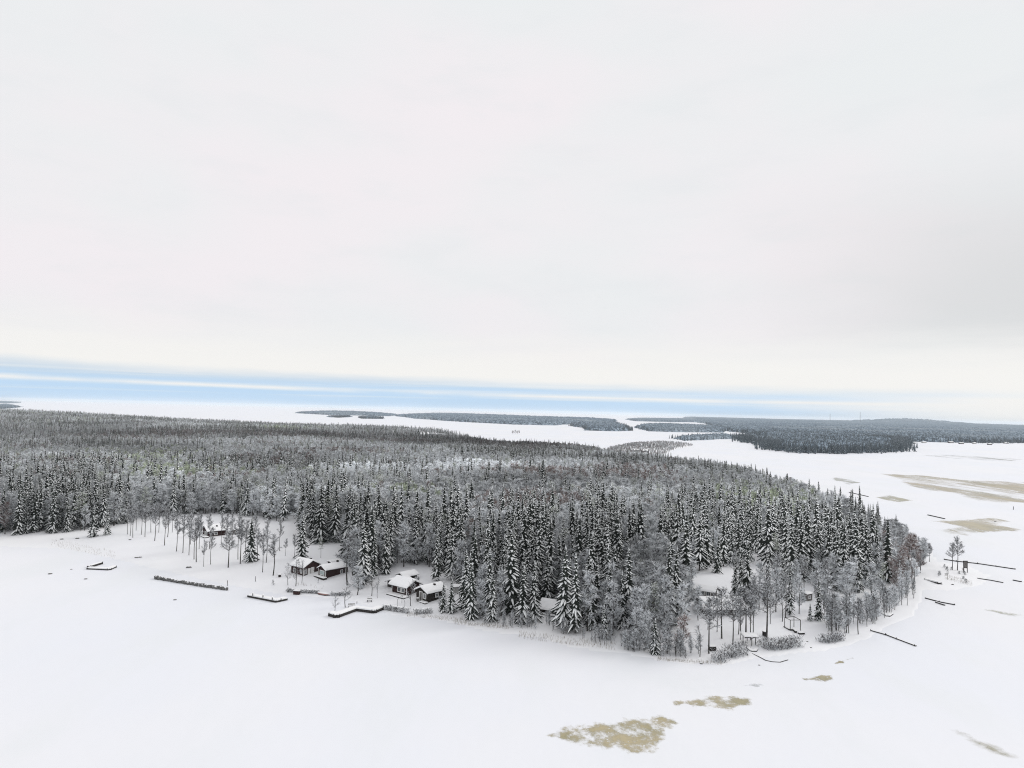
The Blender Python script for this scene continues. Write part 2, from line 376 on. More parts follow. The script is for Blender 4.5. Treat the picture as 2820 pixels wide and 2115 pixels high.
def pine_mesh(seed, H=17.0, bare=.5, cl=26, lod=False):
    r = random.Random(seed); t = MB(); c = MB(); b = [r.uniform(-.4, .4) for _ in range(2)]
    P = lambda u: Vector((b[0] * u * u, b[1] * u * u, H * u))
    t.tube([P(i / 4) for i in range(5)], [.2 * (1 - .8 * i / 4) for i in range(5)], 5, 0, cap=False)
    for k in range(cl):
        u = bare + (1 - bare) * (k + .5) / cl; p = P(u); a = r.uniform(0, 6.28); L = H * .15 * math.sin(min(1, (1.06 - u) * 2.6)) ** .7 * r.uniform(.4, 1.15)
        q = p + Vector((math.cos(a) * L, math.sin(a) * L, r.uniform(0, .6)))
        c.tube([p, q], [.05, .02], 3, 2, cap=False)
        for j in range(16 if not lod else 8):
            o = Vector((r.gauss(0, .55), r.gauss(0, .55), r.gauss(0, .22))); e = q + o; s = .45 if not lod else .7
            d = Vector((r.gauss(0, 1), r.gauss(0, 1), r.gauss(.2, .5))).normalized() * s; f = Vector((r.gauss(0, 1), r.gauss(0, 1), r.gauss(0, .6))).normalized() * s * .55
            c.add([e - d * .4, e + d * .6 + f * .4, e + f - d * .1, e - f * .5 + d * .5], [(0, 1, 2), (0, 3, 1)], 0)
            if r.random() < .55:
                z = Vector((0, 0, .07)); x = Vector((s * .45, 0, 0)); y = Vector((0, s * .45, 0))
                c.add([e - x + z, e - y + z, e + x + z, e + y + z, e + z * 3], [(0, 1, 4), (1, 2, 4), (2, 3, 4), (3, 0, 4)], 1)
    return t, c

SPR = []    # near variants: (trunk mesh, crown mesh)
for i, (H, Rr, wh, nf, br) in enumerate([(22, .14, 1.0, 6, .05), (20, .155, 1.0, 6, .04), (24, .12, 1.05, 6, .08), (18, .17, .95, 6, .03), (21, .135, 1.0, 6, .14), (19, .145, 1.1, 6, .06), (23, .13, 1.05, 6, .10)]):
    t, c = spruce_mesh(100 + i, H, Rr, wh, nf, br)
    SPR.append((t, c, H))
BRD = {}
def B(kind, n, **k): BRD[kind] = [(*broad_mesh(500 + 37 * i + hash_k(kind), **k), k['H']) for i in range(n)]
def hash_k(s): return sum(ord(x) * (i + 3) for i, x in enumerate(s)) % 997
B('frost', 5, H=15.0, bare=.14, spread=.23, ntw=1500, tw=.10, twl=1.2, limbs=20, frost=.80)
B('tall', 4, H=16.0, bare=.44, spread=.19, ntw=1300, tw=.055, twl=1.1, limbs=20, frost=.42)
B('brown', 4, H=15.0, bare=.25, spread=.20, ntw=1300, tw=.085, twl=1.2, limbs=18, frost=.30)
B('green', 3, H=15.0, bare=.12, spread=.23, ntw=1500, tw=.10, twl=1.2, limbs=20, frost=.74)
B('young', 4, H=7.0, bare=.25, spread=.24, ntw=260, tw=.035, twl=.8, limbs=12, frost=.4)
B('bush', 4, H=4.2, bare=.05, spread=.25, ntw=420, tw=.05, twl=.7, limbs=14, frost=.6, trunks=4)
PIN = [(*pine_mesh(900 + i, 18, .42 + .05 * i), 18) for i in range(3)]
CM = {'spruce': [M_needle, M_tsnow, M_bark], 'frost': [M_twig, M_frost, M_twig], 'tall': [M_twig, M_frost, M_bark], 'brown': [M_btwig, M_frost, M_bark],
      'green': [M_twig, M_gfrost, M_twig], 'young': [M_twig, M_frost, M_bark], 'bush': [M_twig, M_frost, M_twig], 'pine': [M_pine, M_tsnow, M_bark]}
PROTO = {}
for kind, L in [('spruce', SPR), ('pine', PIN)] + list(BRD.items()):
    PROTO[kind] = [(t.mesh(kind + '_trunk', [M_bark if kind in ('spruce', 'pine') else M_birch]), c.mesh(kind + '_crown', CM[kind]), H) for t, c, H in L]
NAMEOF = {'spruce': 'spruce_tree', 'frost': 'birch_tree', 'tall': 'birch_tree', 'brown': 'birch_tree', 'green': 'alder_tree', 'young': 'young_tree', 'bush': 'bush', 'pine': 'pine_tree'}
CATOF = {'spruce': 'spruce', 'frost': 'birch', 'tall': 'birch', 'brown': 'birch', 'green': 'alder', 'young': 'young tree', 'bush': 'bush', 'pine': 'pine'}
def plant(kind, p, h, label, group=None, var=None, wide=1.0, rz=None, tone=0.0):
    L = PROTO[kind]; t, c, H = L[RNG.randrange(len(L)) if var is None else var % len(L)]; s = h / H
    o = thing(NAMEOF[kind], label, CATOF[kind], (p[0], p[1], p[2] - .15), RNG.uniform(0, 6.28) if rz is None else rz, group)
    o.scale = (s * wide, s * wide, s)
    link('stem' if kind == 'bush' else 'trunk', t, o); link('crown', c, o)['tone'] = float(tone)
    return o

PLACED = []     # (x, y, radius) already taken
def qtree(kind, x, y, top, label, group=None, var=None, wide=1.0):
    p = G(x, y); D = p.y * math.cos(PITCH); h = (y - top) / FQ * D * 1.02
    PLACED.append((p.x, p.y, 2.2)); return plant(kind, p, h, label, group, var, wide)

# single trees that can be pointed at
for a in [
    ('spruce', 541, 1212, 1118, 'dark slender spruce alone on the snow left of the red brown cottage', 3, 1.15),
    ('spruce', 652, 1206, 1106, 'dark full spruce standing right behind the red brown cottage roof', 1, 1.2),
    ('pine', 693, 1205, 1163, 'small dark conifer on open snow behind the dark red cottage', 0, 1.0),
    ('spruce', 200, 1157, 1090, 'snow-white spruce at the left forest edge with branches down to the ground', 3, 1.1),
    ('spruce', 231, 1155, 1092, 'snowy spruce just right of the whitest spruce at the left forest edge', 0, 1.0),
    ('spruce', 957, 1322, 1258, 'left one of two small dense spruces in front of the shore cottages', 1, 1.3),
    ('spruce', 974, 1323, 1252, 'right one of two small dense spruces in front of the shore cottages', 3, 1.3),
    ('spruce', 942, 1254, 1145, 'tall spruce behind the pale shed of the middle cottages', 2, 1.1),
    ('spruce', 974, 1252, 1140, 'tall snowy spruce on the snow right of the tallest middle group', 4, 1.15),
    ('spruce', 1152, 1340, 1215, 'big snowy spruce touching the left end of the half hidden cottage', 0, 1.2),
    ('spruce', 1128, 1345, 1225, 'second spruce left of the half hidden cottage, close to the shore', 3, 1.2),
    ('spruce', 1218, 1362, 1186, 'tall spruce right of the half hidden cottage with its bare foot showing', 4, 1.25),
    ('spruce', 1242, 1368, 1200, 'dark spruce right next to the tall spruce by the half hidden cottage', 6, 1.05),
    ('spruce', 1304, 1378, 1308, 'small dark spruce by the shore under the tallest central trees', 3, 1.2),
    ('spruce', 1414, 1412, 1338, 'small spruce heavily loaded with snow close to the shore', 3, 1.35),
    ('spruce', 1004, 1316, 1192, 'broad spruce over the small dark shed right of the middle yard', 1, 1.25),
    ('spruce', 1706, 1329, 1219, 'slim tall spruce with thick snow behind the pergola frame', 2, 1.0),
    ('spruce', 1768, 1340, 1250, 'frosty spruce at the edge of the right yard', 5, 1.1),
    ('spruce', 1750, 1341, 1302, 'little spruce left of the frosty spruce in the right yard', 3, 1.1),
    ('tall', 493, 1226, 1140, 'lone small birch with a round crown in front of the left birch grove', 0, 1.1),
    ('tall', 590, 1243, 1160, 'bushy dark birch on open snow right of the slender dark spruce', 1, 1.15),
    ('young', 622, 1264, 1215, 'slim bare tree before the left wall of the red brown cottage', 0, .9),
    ('young', 639, 1266, 1205, 'forked bare tree in front of the red brown cottage', 1, 1.0),
    ('young', 652, 1258, 1208, 'thin bare tree before the corner of the red brown cottage', 2, .7),
    ('tall', 750, 1265, 1150, 'tall thin birch at the right corner of the dark red cottage', 2, 1.1),
    ('frost', 772, 1285, 1218, 'dense low frosted tree right of the dark red cottage yard', 2, 1.3),
    ('young', 723, 1322, 1282, 'small spreading bare tree at the left end of the angled dock', 3, 1.1),
    ('young', 746, 1312, 1256, 'dark trunked small tree behind the angled dock', 0, 1.2),
    ('young', 803, 1287, 1232, 'frosty small tree on the shore left of the middle cottages', 1, 1.1),
    ('young', 815, 1292, 1245, 'thin dark tree right of the frosty small shore tree', 2, .6),
    ('young', 887, 1309, 1250, 'forked bare tree in front of the middle cottage with white framed windows', 1, .9),
    ('bush', 903, 1272, 1245, 'thin bare shrub on the snow above the small dark cottage roof', 1, .8),
    ('bush', 771, 1304, 1298, 'tiny tuft beside the snowy bench', 1, 1.0),
    ('bush', 687, 1260, 1250, 'small bare shrub in front of the picture window cottage', 2, .7),
    ('bush', 590, 1264, 1253, 'round twiggy shrub on the snow left of the shore hedge', 0, 1.2),
    ('bush', 950, 1315, 1286, 'bare shrub left of the two small dense spruces', 3, .8),
    ('spruce', 1614, 1302, 1172, 'dark tall spruce left of the snowy path above the right yard', 1, 1.1),
    ('spruce', 1600, 1296, 1188, 'slightly shorter spruce left of the tall one by the snowy path', 4, 1.1),
    ('spruce', 1588, 1290, 1205, 'shortest of three spruces left of the snowy path, right behind the small cabin', 0, 1.1),
    ('spruce', 1658, 1302, 1188, 'spruce on the right side of the snowy path above the right yard', 6, 1.0),
    ('frost', 1640, 1316, 1215, 'pale frosted tree standing at the snowy path before the path shed', 1, .8),
    ('frost', 1676, 1322, 1222, 'round frosted tree left of the slim tall spruce behind the pergola', 2, .9),
    ('frost', 1726, 1326, 1238, 'frosted tree between the slim tall spruce and the grey hut', 3, .8),
    ('frost', 1716, 1296, 1212, 'frosted tree far back left of the grey hut', 0, .8),
    ('spruce', 1690, 1292, 1200, 'spruce at the back of the right yard below the dense grove', 5, 1.0),
    ('frost', 1508, 1340, 1262, 'frosted tree at the left gable of the long roof house', 2, .9),
    ('tall', 1656, 1381, 1245, 'tall dark trunked birch beside the black box in the right yard', 3, 1.15),
    ('tall', 1611, 1378, 1262, 'straight dark birch left of the snowy garden table', 0, 1.2),
    ('tall', 1583, 1393, 1290, 'leaning birch behind the round frosted bushes', 1, 1.1),
    ('tall', 1559, 1379, 1268, 'birch with a dark spruce like crown before the long snowy roof', 2, 1.2),
    ('tall', 1531, 1412, 1290, 'birch with the dark wooden box at its foot', 3, 1.1),
    ('young', 1512, 1419, 1350, 'clump of thin pale stems left of the dark wooden box', 0, 1.0),
    ('tall', 1797, 1371, 1275, 'leaning birch over the small frosted hedge on the right shore', 0, 1.2),
    ('tall', 1828, 1367, 1280, 'thin birch in the pale thicket of the right shore', 1, 1.0),
    ('tall', 1854, 1370, 1290, 'outer thin birch where the right shore thicket ends', 2, 1.0),
    ('tall', 1679, 1276, 1195, 'branchy birch on the snow between the spruces of the right grove', 3, 1.2),
    ('tall', 2057, 1231, 1176, 'left bare birch on the small snowy point beside the notice board', 1, 1.1),
    ('tall', 2068, 1232, 1158, 'tallest bare birch on the small snowy point beside the notice board', 2, 1.0),
    ('young', 2047, 1252, 1222, 'thin low sapling on the tip of the snowy point', 2, .6),
    ('tall', 1998, 1212, 1168, 'slim bare tree at the outer end of the point', 3, .9),
    ('tall', 2008, 1214, 1171, 'leaning bare tree at the outer end of the point', 0, .9),
]:
    qtree(a[0], a[1], a[2], a[3], a[4], var=a[5], wide=a[6])
# the birch grove left
for x, y, top in [(381, 1190, 1105), (395, 1194, 1110), (408, 1199, 1108), (419, 1208, 1120), (424, 1214, 1105), (440, 1224, 1165), (455, 1219, 1150), (501, 1178, 1112),
                  (514, 1208, 1115), (519, 1217, 1120), (355, 1178, 1095), (362, 1160, 1090), (334, 1168, 1092), (305, 1155, 1085), (313, 1160, 1088), (287, 1161, 1095), (281, 1158, 1090), (275, 1154, 1092), (294, 1146, 1088), (326, 1150, 1090), (343, 1150, 1085), (372, 1150, 1090), (388, 1145, 1092),
                  (430, 1186, 1105), (452, 1186, 1108), (478, 1176, 1110), (411, 1176, 1100), (488, 1186, 1108), (556, 1212, 1140), (575, 1215, 1125), (567, 1236, 1150), (636, 1205, 1150), (660, 1186, 1130), (617, 1200, 1160), (530, 1200, 1118), (548, 1190, 1110), (604, 1190, 1125)]:
    qtree('tall', x, y, top, 'bare trunked birch with a thin frosted crown in the grove by the left cabin', 'birches of the grove by the left cabin', wide=RNG.uniform(.6, .85))

# ------------------------------------------------------------------ houses
def cabin(name, label, q, th, LX, LY, hw, ridge, pitch, wall, cat='cottage', wins=(), doors=(), chim=None, trim=None, snow=.45, over=.5, group=None, back=0, base=None, deck=None, scale=1.0, corner_posts=True):
    """near corner at q; X runs right and away, Y left and away; ridge along 'X' or 'Y'; wins: (side, u0, u1, z0, z1[, style])"""
    p = G(*q); p.z -= .25
    o = thing(name, label, cat, p, math.radians(th), group); 
    PLACED.append((p.x + math.cos(math.radians(th)) * LX / 2 - math.sin(math.radians(th)) * LY / 2, p.y + math.sin(math.radians(th)) * LX / 2 + math.cos(math.radians(th)) * LY / 2, max(LX, LY) * .75 + 1.5))
    o.scale = (scale,) * 3
    W = LY if ridge == 'X' else LX; L = LX if ridge == 'X' else LY; hr = hw + W / 2 * math.tan(math.radians(pitch))
    def T(a, b, z): return (a, b, z) if ridge == 'X' else (b, a, z)       # a along the ridge, b across
    m = MB(); flip = ridge != 'X'
    vs = [T(0, 0, 0), T(L, 0, 0), T(L, W, 0), T(0, W, 0), T(0, 0, hw), T(L, 0, hw), T(L, W, hw), T(0, W, hw), T(0, W / 2, hr), T(L, W / 2, hr)]
    fs = [(0, 1, 5, 4), (2, 3, 7, 6), (1, 2, 6, 9, 5), (3, 0, 4, 8, 7), (4, 5, 9, 8), (6, 7, 8, 9)]
    if flip: fs = [f[::-1] for f in fs]
    m.add(vs, fs); m.obj('wall', wall, o)
    def slab(name, th_, off, ov, mt, par, r=0.0):
        s = MB(); tn = math.tan(math.radians(pitch))
        a0, a1 = -ov, L + ov
        sec = [(-ov, hw - ov * tn + off), (W / 2, hr + off), (W + ov, hw - ov * tn + off)]
        top = [(-ov - r * .3, sec[0][1] + th_ * .35), (-ov + r, sec[0][1] + r * tn + th_ * .9), (W / 2 - r, hr + off - r * tn + th_ * 1.0), (W / 2, hr + off + th_ * .92), (W / 2 + r, hr + off - r * tn + th_), (W + ov - r, sec[2][1] + r * tn + th_ * .9), (W + ov + r * .3, sec[2][1] + th_ * .35)] if r else [(b, z + th_) for b, z in sec]
        prof = top + sec[::-1]; n = len(prof)
        st = [(a0, .0), (a0 + r, 1), (L / 2, 1.06), (a1 - r, 1), (a1, .0)] if r else [(a0, 1), (a1, 1)]
        V = []
        nt_ = len(top)
        for a, k in st:
            for i, (b, z) in enumerate(prof):
                if i < nt_ and r and k < .5: z -= th_ * .35
                V.append(T(a, b, z + (RNG.uniform(-.04, .04) if r and i < nt_ else 0)))
        Fs = [tuple(range(n))[::-1], tuple((len(st) - 1) * n + i for i in range(n))]
        for j in range(len(st) - 1):
            for i in range(n): Fs.append((j * n + i, j * n + (i + 1) % n, (j + 1) * n + (i + 1) % n, (j + 1) * n + i))
        s.add(V, Fs); me = s.mesh(name, [mt])
        return link(name, me, par)
    rf = slab('roof', .12, .0, over, M_dk, o)
    slab('snow_cover', snow, .123, over + .04, M_snow, rf, r=.25)
    def on(side, u, z, d=0.0):   # side 'x' = wall along X facing viewer (y=0), 'y' = wall along Y facing viewer (x=0)
        return (u, -d, z) if side == 'x' else (-d, u, z)
    def panel(side, u0, u1, z0, z1, d0, d1, mt, name, par):
        b = MB()
        if side == 'x': b.box(((u0 + u1) / 2, -(d0 + d1) / 2, (z0 + z1) / 2), (u1 - u0, d1 - d0, z1 - z0))
        else: b.box((-(d0 + d1) / 2, (u0 + u1) / 2, (z0 + z1) / 2), (d1 - d0, u1 - u0, z1 - z0))
        return b.obj(name, mt, par)
    for wv in wins:
        side, u0, u1, z0, z1 = wv[:5]; f = .2; gm = M_lglass if len(wv) > 5 else M_glass
        pa = panel(side, u0, u1, z0, z1, .02, .05, gm, 'window', o)
        fr = MB()
        for (a, b, c, d) in ((u0 - f, u1 + f, z1, z1 + f), (u0 - f, u1 + f, z0 - f, z0), (u0 - f, u0, z0, z1), (u1, u1 + f, z0, z1)):
            if side == 'x': fr.box(((a + b) / 2, -.05, (c + d) / 2), (b - a, .09, d - c))
            else: fr.box((-.05, (a + b) / 2, (c + d) / 2), (.09, b - a, d - c))
        um = (u0 + u1) / 2
        if side == 'x': fr.box((um, -.055, (z0 + z1) / 2), (.05, .03, z1 - z0))
        else: fr.box((-.055, um, (z0 + z1) / 2), (.03, .05, z1 - z0))
        fr.obj('frame', M_white, pa)
    for dv in doors:
        side, u0, u1, z1 = dv[:4]; dm = dv[4] if len(dv) > 4 else M_grey
        dr = panel(side, u0, u1, .25, z1, .02, .06, dm, 'door', o)
        fr = MB(); f = .2
        for (a, b, c, d) in ((u0 - f, u1 + f, z1, z1 + f), (u0 - f, u0, .25, z1), (u1, u1 + f, .25, z1)):
            if side == 'x': fr.box(((a + b) / 2, -.06, (c + d) / 2), (b - a, .1, d - c))
            else: fr.box((-.06, (a + b) / 2, (c + d) / 2), (.1, b - a, d - c))
        fr.obj('door_frame', M_white, dr)
        h = MB(); h.box(on(side, u1 - .12, (z1 + .25) / 2, .08), (.05, .05, .1)); h.obj('handle', M_metal, dr)
    if trim:
        for (x, y) in ((-.03, -.03), (LX + .03, -.03), (-.03, LY + .03)):
            b = MB(); b.box((x, y, hw / 2 + .1), (.17, .17, hw - .1)); b.obj('corner_board', trim, o)
    if chim:
        a, b, h = chim; z = hw + (W / 2 - abs(b - W / 2)) * math.tan(math.radians(pitch))
        c = MB(); c.box(T(a, b, z + h / 2 + .1), (.6, .6, h + .2)); ch = c.obj('chimney', M_dk, rf)
    if deck:
        side, u0, u1, d, zz = deck; b = MB()
        if side == 'x': b.box(((u0 + u1) / 2, -d / 2 - .02, zz / 2), (u1 - u0, d, zz))
        else: b.box((-d / 2 - .02, (u0 + u1) / 2, zz / 2), (d, u1 - u0, zz))
        dk = b.obj('terrace', M_dk, o); b = MB()
        if side == 'x': b.box(((u0 + u1) / 2, -d / 2 - .03, zz + .12), (u1 - u0 - .05, d - .06, .24), taper=.97)
        else: b.box((-d / 2 - .03, (u0 + u1) / 2, zz + .12), (d - .06, u1 - u0 - .05, .24), taper=.97)
        b.obj('terrace_snow', M_snow, o)
    return o
cabin('red_brown_cottage', 'red brown cottage with white corner trim in front of the full dark spruce', (656, 1243), 55, 6.8, 6.8, 3.2, 'Y', 27, M_red,
      wins=[('y', 1.0, 1.7, 1.1, 2.1), ('y', 4.6, 5.3, 1.0, 2.1), ('x', .5, 1.1, 1.0, 2.1)], doors=[('x', 1.9, 2.6, 2.35, M_white), ('x', 3.3, 4.2, 2.5, M_white)], chim=(1.2, 3.8, .7), trim=M_white)
cabin('dark_red_cottage', 'dark red cottage with a large white framed picture window in its gable', (703, 1249), 49, 8.0, 4.2, 3.25, 'X', 26, M_dkred,
      wins=[('y', .85, 3.2, 1.35, 2.6, 1), ('x', 6.2, 6.9, 1.2, 2.2)], chim=(6.3, 2.2, .9), trim=M_white, deck=('y', -1.0, 4.8, 1.5, .75))
cabin('dark_red_shed', 'small dark shed adjoining the back of the picture window cottage', (738, 1238), 49, 2.6, 3.0, 2.1, 'X', 15, M_dkred, cat='shed', over=.3)
cabin('woodshed', 'low snowed-in woodshed seen just above the dark red cottage roof', (716, 1223), 49, 4.6, 2.4, 1.5, 'X', 12, M_dk, cat='shed', over=.3)
cabin('white_window_cottage', 'dark cottage with a pair of white framed windows under a thick snow roof', (878, 1288), 52, 4.8, 5.8, 2.9, 'Y', 26, M_dkred,
      wins=[('y', 1.0, 1.9, 1.1, 2.1), ('y', 2.4, 3.5, 1.1, 2.1)], trim=M_white, over=.8, snow=.6, deck=('y', -1.2, 5.8, 2.2, .3), scale=1.14)
cabin('middle_outbuilding', 'snow-roofed outbuilding squeezed behind the cottage with paired white windows', (855, 1272), 48, 6.4, 4.4, 2.0, 'X', 18, M_dk, cat='outbuilding', over=.7, snow=.6)
cabin('back_shed', 'gabled dark shed at the forest edge behind the middle cottages', (873, 1256), 48, 5.6, 3.6, 1.9, 'X', 22, M_dk, cat='shed', over=.6, snow=.5)
cabin('door_cottage', 'small black brown cottage with a white framed door and window in its gable', (923, 1302), 47, 6.6, 4.8, 3.0, 'X', 24, M_dk,
      wins=[('y', .7, 1.5, 1.3, 2.4), ('x', 3.0, 3.8, 1.4, 2.2)], doors=[('y', 2.3, 3.3, 2.7, M_grey)], trim=None, over=.6, snow=.55, chim=(3.8, 1.6, .7), deck=('y', -.4, 2.0, 1.2, .35), scale=1.1)
cabin('pale_shed', 'pale grey shed with a flat snowy roof behind the two small spruces', (980, 1282), 18, 3.4, 2.6, 2.2, 'X', 8, M_pale, cat='shed', over=.3, snow=.35)
cabin('shore_shed', 'tiny dark shed with a slanting snow roof under the broad spruce', (1008, 1318), 35, 2.2, 2.2, 1.9, 'Y', 14, M_dk, cat='shed', over=.35, snow=.4)
cabin('half_hidden_cottage', 'dark cottage with a steep white roof half hidden between tall central spruces', (1207, 1331), 62, 5.0, 6.0, 2.0, 'Y', 34, M_dk, over=.7, snow=.4,
      wins=[('y', 2.5, 3.5, .9, 1.6)], deck=('y', -.3, 6.1, 1.4, .5))
cabin('grove_cabin', 'brown cabin with a pale door among the left birches', (449, 1160), 42, 7.6, 6.6, 2.9, 'X', 27, M_dkred, over=.7, snow=.5, chim=(4.2, 1.6, .8),
      wins=[('y', .9, 1.8, 1.0, 2.1), ('x', 2.8, 3.8, 1.0, 1.9)], doors=[('y', 2.6, 3.8, 2.2, M_pale)], deck=('y', -1.5, 6.6, 2.0, .5), scale=1.0)
cabin('grove_shed', 'small weathered shed with a window to the right of the grove cabin', (502, 1155), 40, 4.2, 2.8, 2.3, 'X', 14, M_grey, cat='shed', wins=[('x', 1.5, 2.6, 1.0, 1.8)], over=.4)
cabin('right_yard_cabin', 'small open-fronted cabin with a snowy roof up left in the right yard', (1541, 1290), 58, 4.0, 6.0, 2.0, 'Y', 22, M_grey, over=.7, snow=.5, wins=[('y', 1.0, 2.2, .6, 1.7), ('y', 3.0, 4.2, .6, 1.7)])
cabin('long_roof_house', 'wide house under one long snow roof behind the right yard birches', (1524, 1330), 6, 12.0, 8.5, 2.3, 'X', 24, M_grey, over=.8, snow=.5, chim=(1.8, 2.0, 1.1), cat='house',
      wins=[('x', 2.0, 3.2, 1.0, 2.0), ('x', 5.0, 6.4, 1.0, 2.0), ('x', 8.6, 9.8, 1.0, 2.0)])
cabin('grey_playhouse', 'little grey box-like hut on stilts among thin trees of the right yard', (1743, 1299), 30, 2.6, 2.2, 2.4, 'X', 10, M_grey, cat='hut', over=.25, snow=.3, wins=[('x', .9, 1.6, 1.1, 1.7)])
cabin('path_shed', 'small shed beside the snowy path in the right grove', (1634, 1284), 30, 2.8, 2.4, 1.9, 'X', 18, M_grey, cat='shed', over=.4, snow=.4)
# far cottages by the ice
for k, (x, y, L, lab) in enumerate([(1903, 974, 12, 'widest far cottage on the tip of the wooded headland'), (1880, 975, 7, 'smaller far cottage left of the headland tip cottage'), (1690, 962, 9, 'far snowy cottage in the trees left on the headland'),
        (1958, 957, 9, 'far cottage on the mainland shore nearest to the headland'), (1972, 958, 8, 'second far cottage on the mainland shore right of the headland'), (1995, 957, 12, 'broad dark walled far cottage on the open mainland shore'),
        (2052, 957, 12, 'far cottage with a white roof midway along the right shore'), (2074, 959, 10, 'low far cottage just right of the midway one'), (2105, 959, 9, 'far cottage left of the snow mounds on the right shore'),
        (2136, 961, 9, 'far cottage standing out on the ice edge near the right side'), (2171, 958, 12, 'last broad far cottage near the right edge'), (1366, 976, 11, 'far cottage on the narrow spit behind the forest'),
        (1388, 977, 9, 'second cottage on the narrow spit behind the forest'), (934, 944, 12, 'far cottage at the foot of the wooded knoll'), (1012, 948, 14, 'long low far cottage at the end of the knoll')]):
    cabin('far_cottage', lab, (x, y), RNG.uniform(3, 30), L * 1.15, 6.5, 2.6, 'X', 24, [M_dkred, M_dk, M_pale][k % 3], over=.6, snow=.6, group='far cottages by the ice')

# ------------------------------------------------------------------ jetties, hedges and yard things
def slabline(m, pts, w, z0, z1, mt, shrink=0.0):
    for i in range(len(pts) - 1):
        a = Vector((pts[i][0], pts[i][1], 0)); b = Vector((pts[i + 1][0], pts[i + 1][1], 0)); d = (b - a); L = d.length; d.normalize()
        c = (a + b) / 2; m.box((c.x, c.y, (z0 + z1) / 2 - (.003 * i)), (L + w * .5 - shrink, w - shrink, z1 - z0), mt, math.atan2(d.y, d.x), taper=1 if not shrink else .97)
def qline(qs, ice=True):
    P = [bp(x, y, 0) if ice else G(x, y) for x, y in qs]; c = P[0].copy()
    return c, [(p.x - c.x, p.y - c.y, p.z - c.z) for p in P]
def jetty(qs, w, label, h=.45, snow=.25, posts=True, name='jetty', cat='jetty', group=None, mat_=None):
    c, pts = qline(qs); o = thing(name, label, cat, (c.x, c.y, 0), 0, group)
    m = MB(); slabline(m, pts, w, .02, h, 0); m.obj('deck', mat_ or M_wood, o)
    if snow:
        m = MB(); slabline(m, pts, w, h + .002, h + snow, 0, .12); m.obj('snow_cover', M_snow, o)
    if posts:
        for i in range(len(pts) - 1):
            a = Vector(pts[i]); b = Vector(pts[i + 1]); n = max(1, int((b - a).length / 5))
            d = (b - a).normalized(); s = Vector((d.y, -d.x, 0)) * (w / 2 + .1)
            for k in range(n + 1):
                q = a.lerp(b, k / n) + s; m = MB(); m.tube([(q.x, q.y, 0), (q.x, q.y, h + .3)], .09, 6); m.obj('post', M_wood, o)
    return o
jetty([(192, 1226.5), (218, 1218.5)], 1.2, 'dark log arm of the left V-shaped jetty on the ice', .7, .12)
jetty([(192, 1229), (235, 1231), (246, 1226)], 1.6, 'snow covered bent jetty below the dark log arm far left', .4, .35)
jetty([(541, 1289), (597, 1300), (615, 1296)], 1.8, 'low bent jetty with four small snow-capped bollards', .55, .35, posts=False)
jetty([(717, 1330), (727, 1333), (768, 1318), (807, 1323), (821, 1317)], 2.0, 'long angled dock with a black side and thick snow on top', .8, .35)
jetty([(2000, 1293), (2030, 1301), (2062, 1307)], .5, 'forked narrow jetty lying on the ice right of the point', .25, .0)
jetty([(2022, 1302), (2040, 1308)], .5, 'short side arm of the forked narrow jetty', .35, .1, posts=False)
jetty([(2040, 1209), (2066, 1213), (2112, 1218), (2193, 1230)], .5, 'very long thin jetty running out past the notice board', .35, .12)
jetty([(2112, 1250), (2140, 1254), (2166, 1259)], .5, 'single thin snowy log jetty below the very long one', .3, .12, posts=False)
jetty([(1882, 1363), (1915, 1372), (1938, 1381), (1978, 1396)], .45, 'thin curved jetty of logs off the right shore thicket', .25, .1)
jetty([(2001, 1256), (2029, 1263)], 1.8, 'stubby black sided jetty at the shore of the point', .8, .4, name='landing_stage', cat='landing stage')
jetty([(1909, 1328), (1917, 1332), (1923, 1328)], 1.6, 'small square raft frozen in at the right shore', .4, .3, posts=False, name='raft', cat='raft')
jetty([(1625, 1412.5), (1643, 1421), (1654, 1427), (1668, 1430), (1685, 1431), (1702, 1426)], .16, 'dark curved timber boom frozen in the ice off the right yard', .14, .0, posts=False, name='timber_boom', cat='log')
jetty([(1614, 1402), (1624, 1408), (1631, 1408), (1634, 1404)], .9, 'small curved landing in front of the roofed bench shelter', .35, .15, posts=False, name='landing_step', cat='landing stage')
jetty([(2190, 1254), (2205, 1257)], .8, 'short log end at the right edge of the ice', .35, .1, posts=False, name='floating_log', cat='log')
jetty([(1835, 1064), (1875, 1073)], .9, 'far thin log barrier off the forest tip', .4, .0, posts=False, name='timber_boom', cat='log')
jetty([(2005, 1113), (2040, 1121)], 1.0, 'short dark timber line on the ice beyond the point', .4, .0, posts=False, name='timber_boom', cat='log')
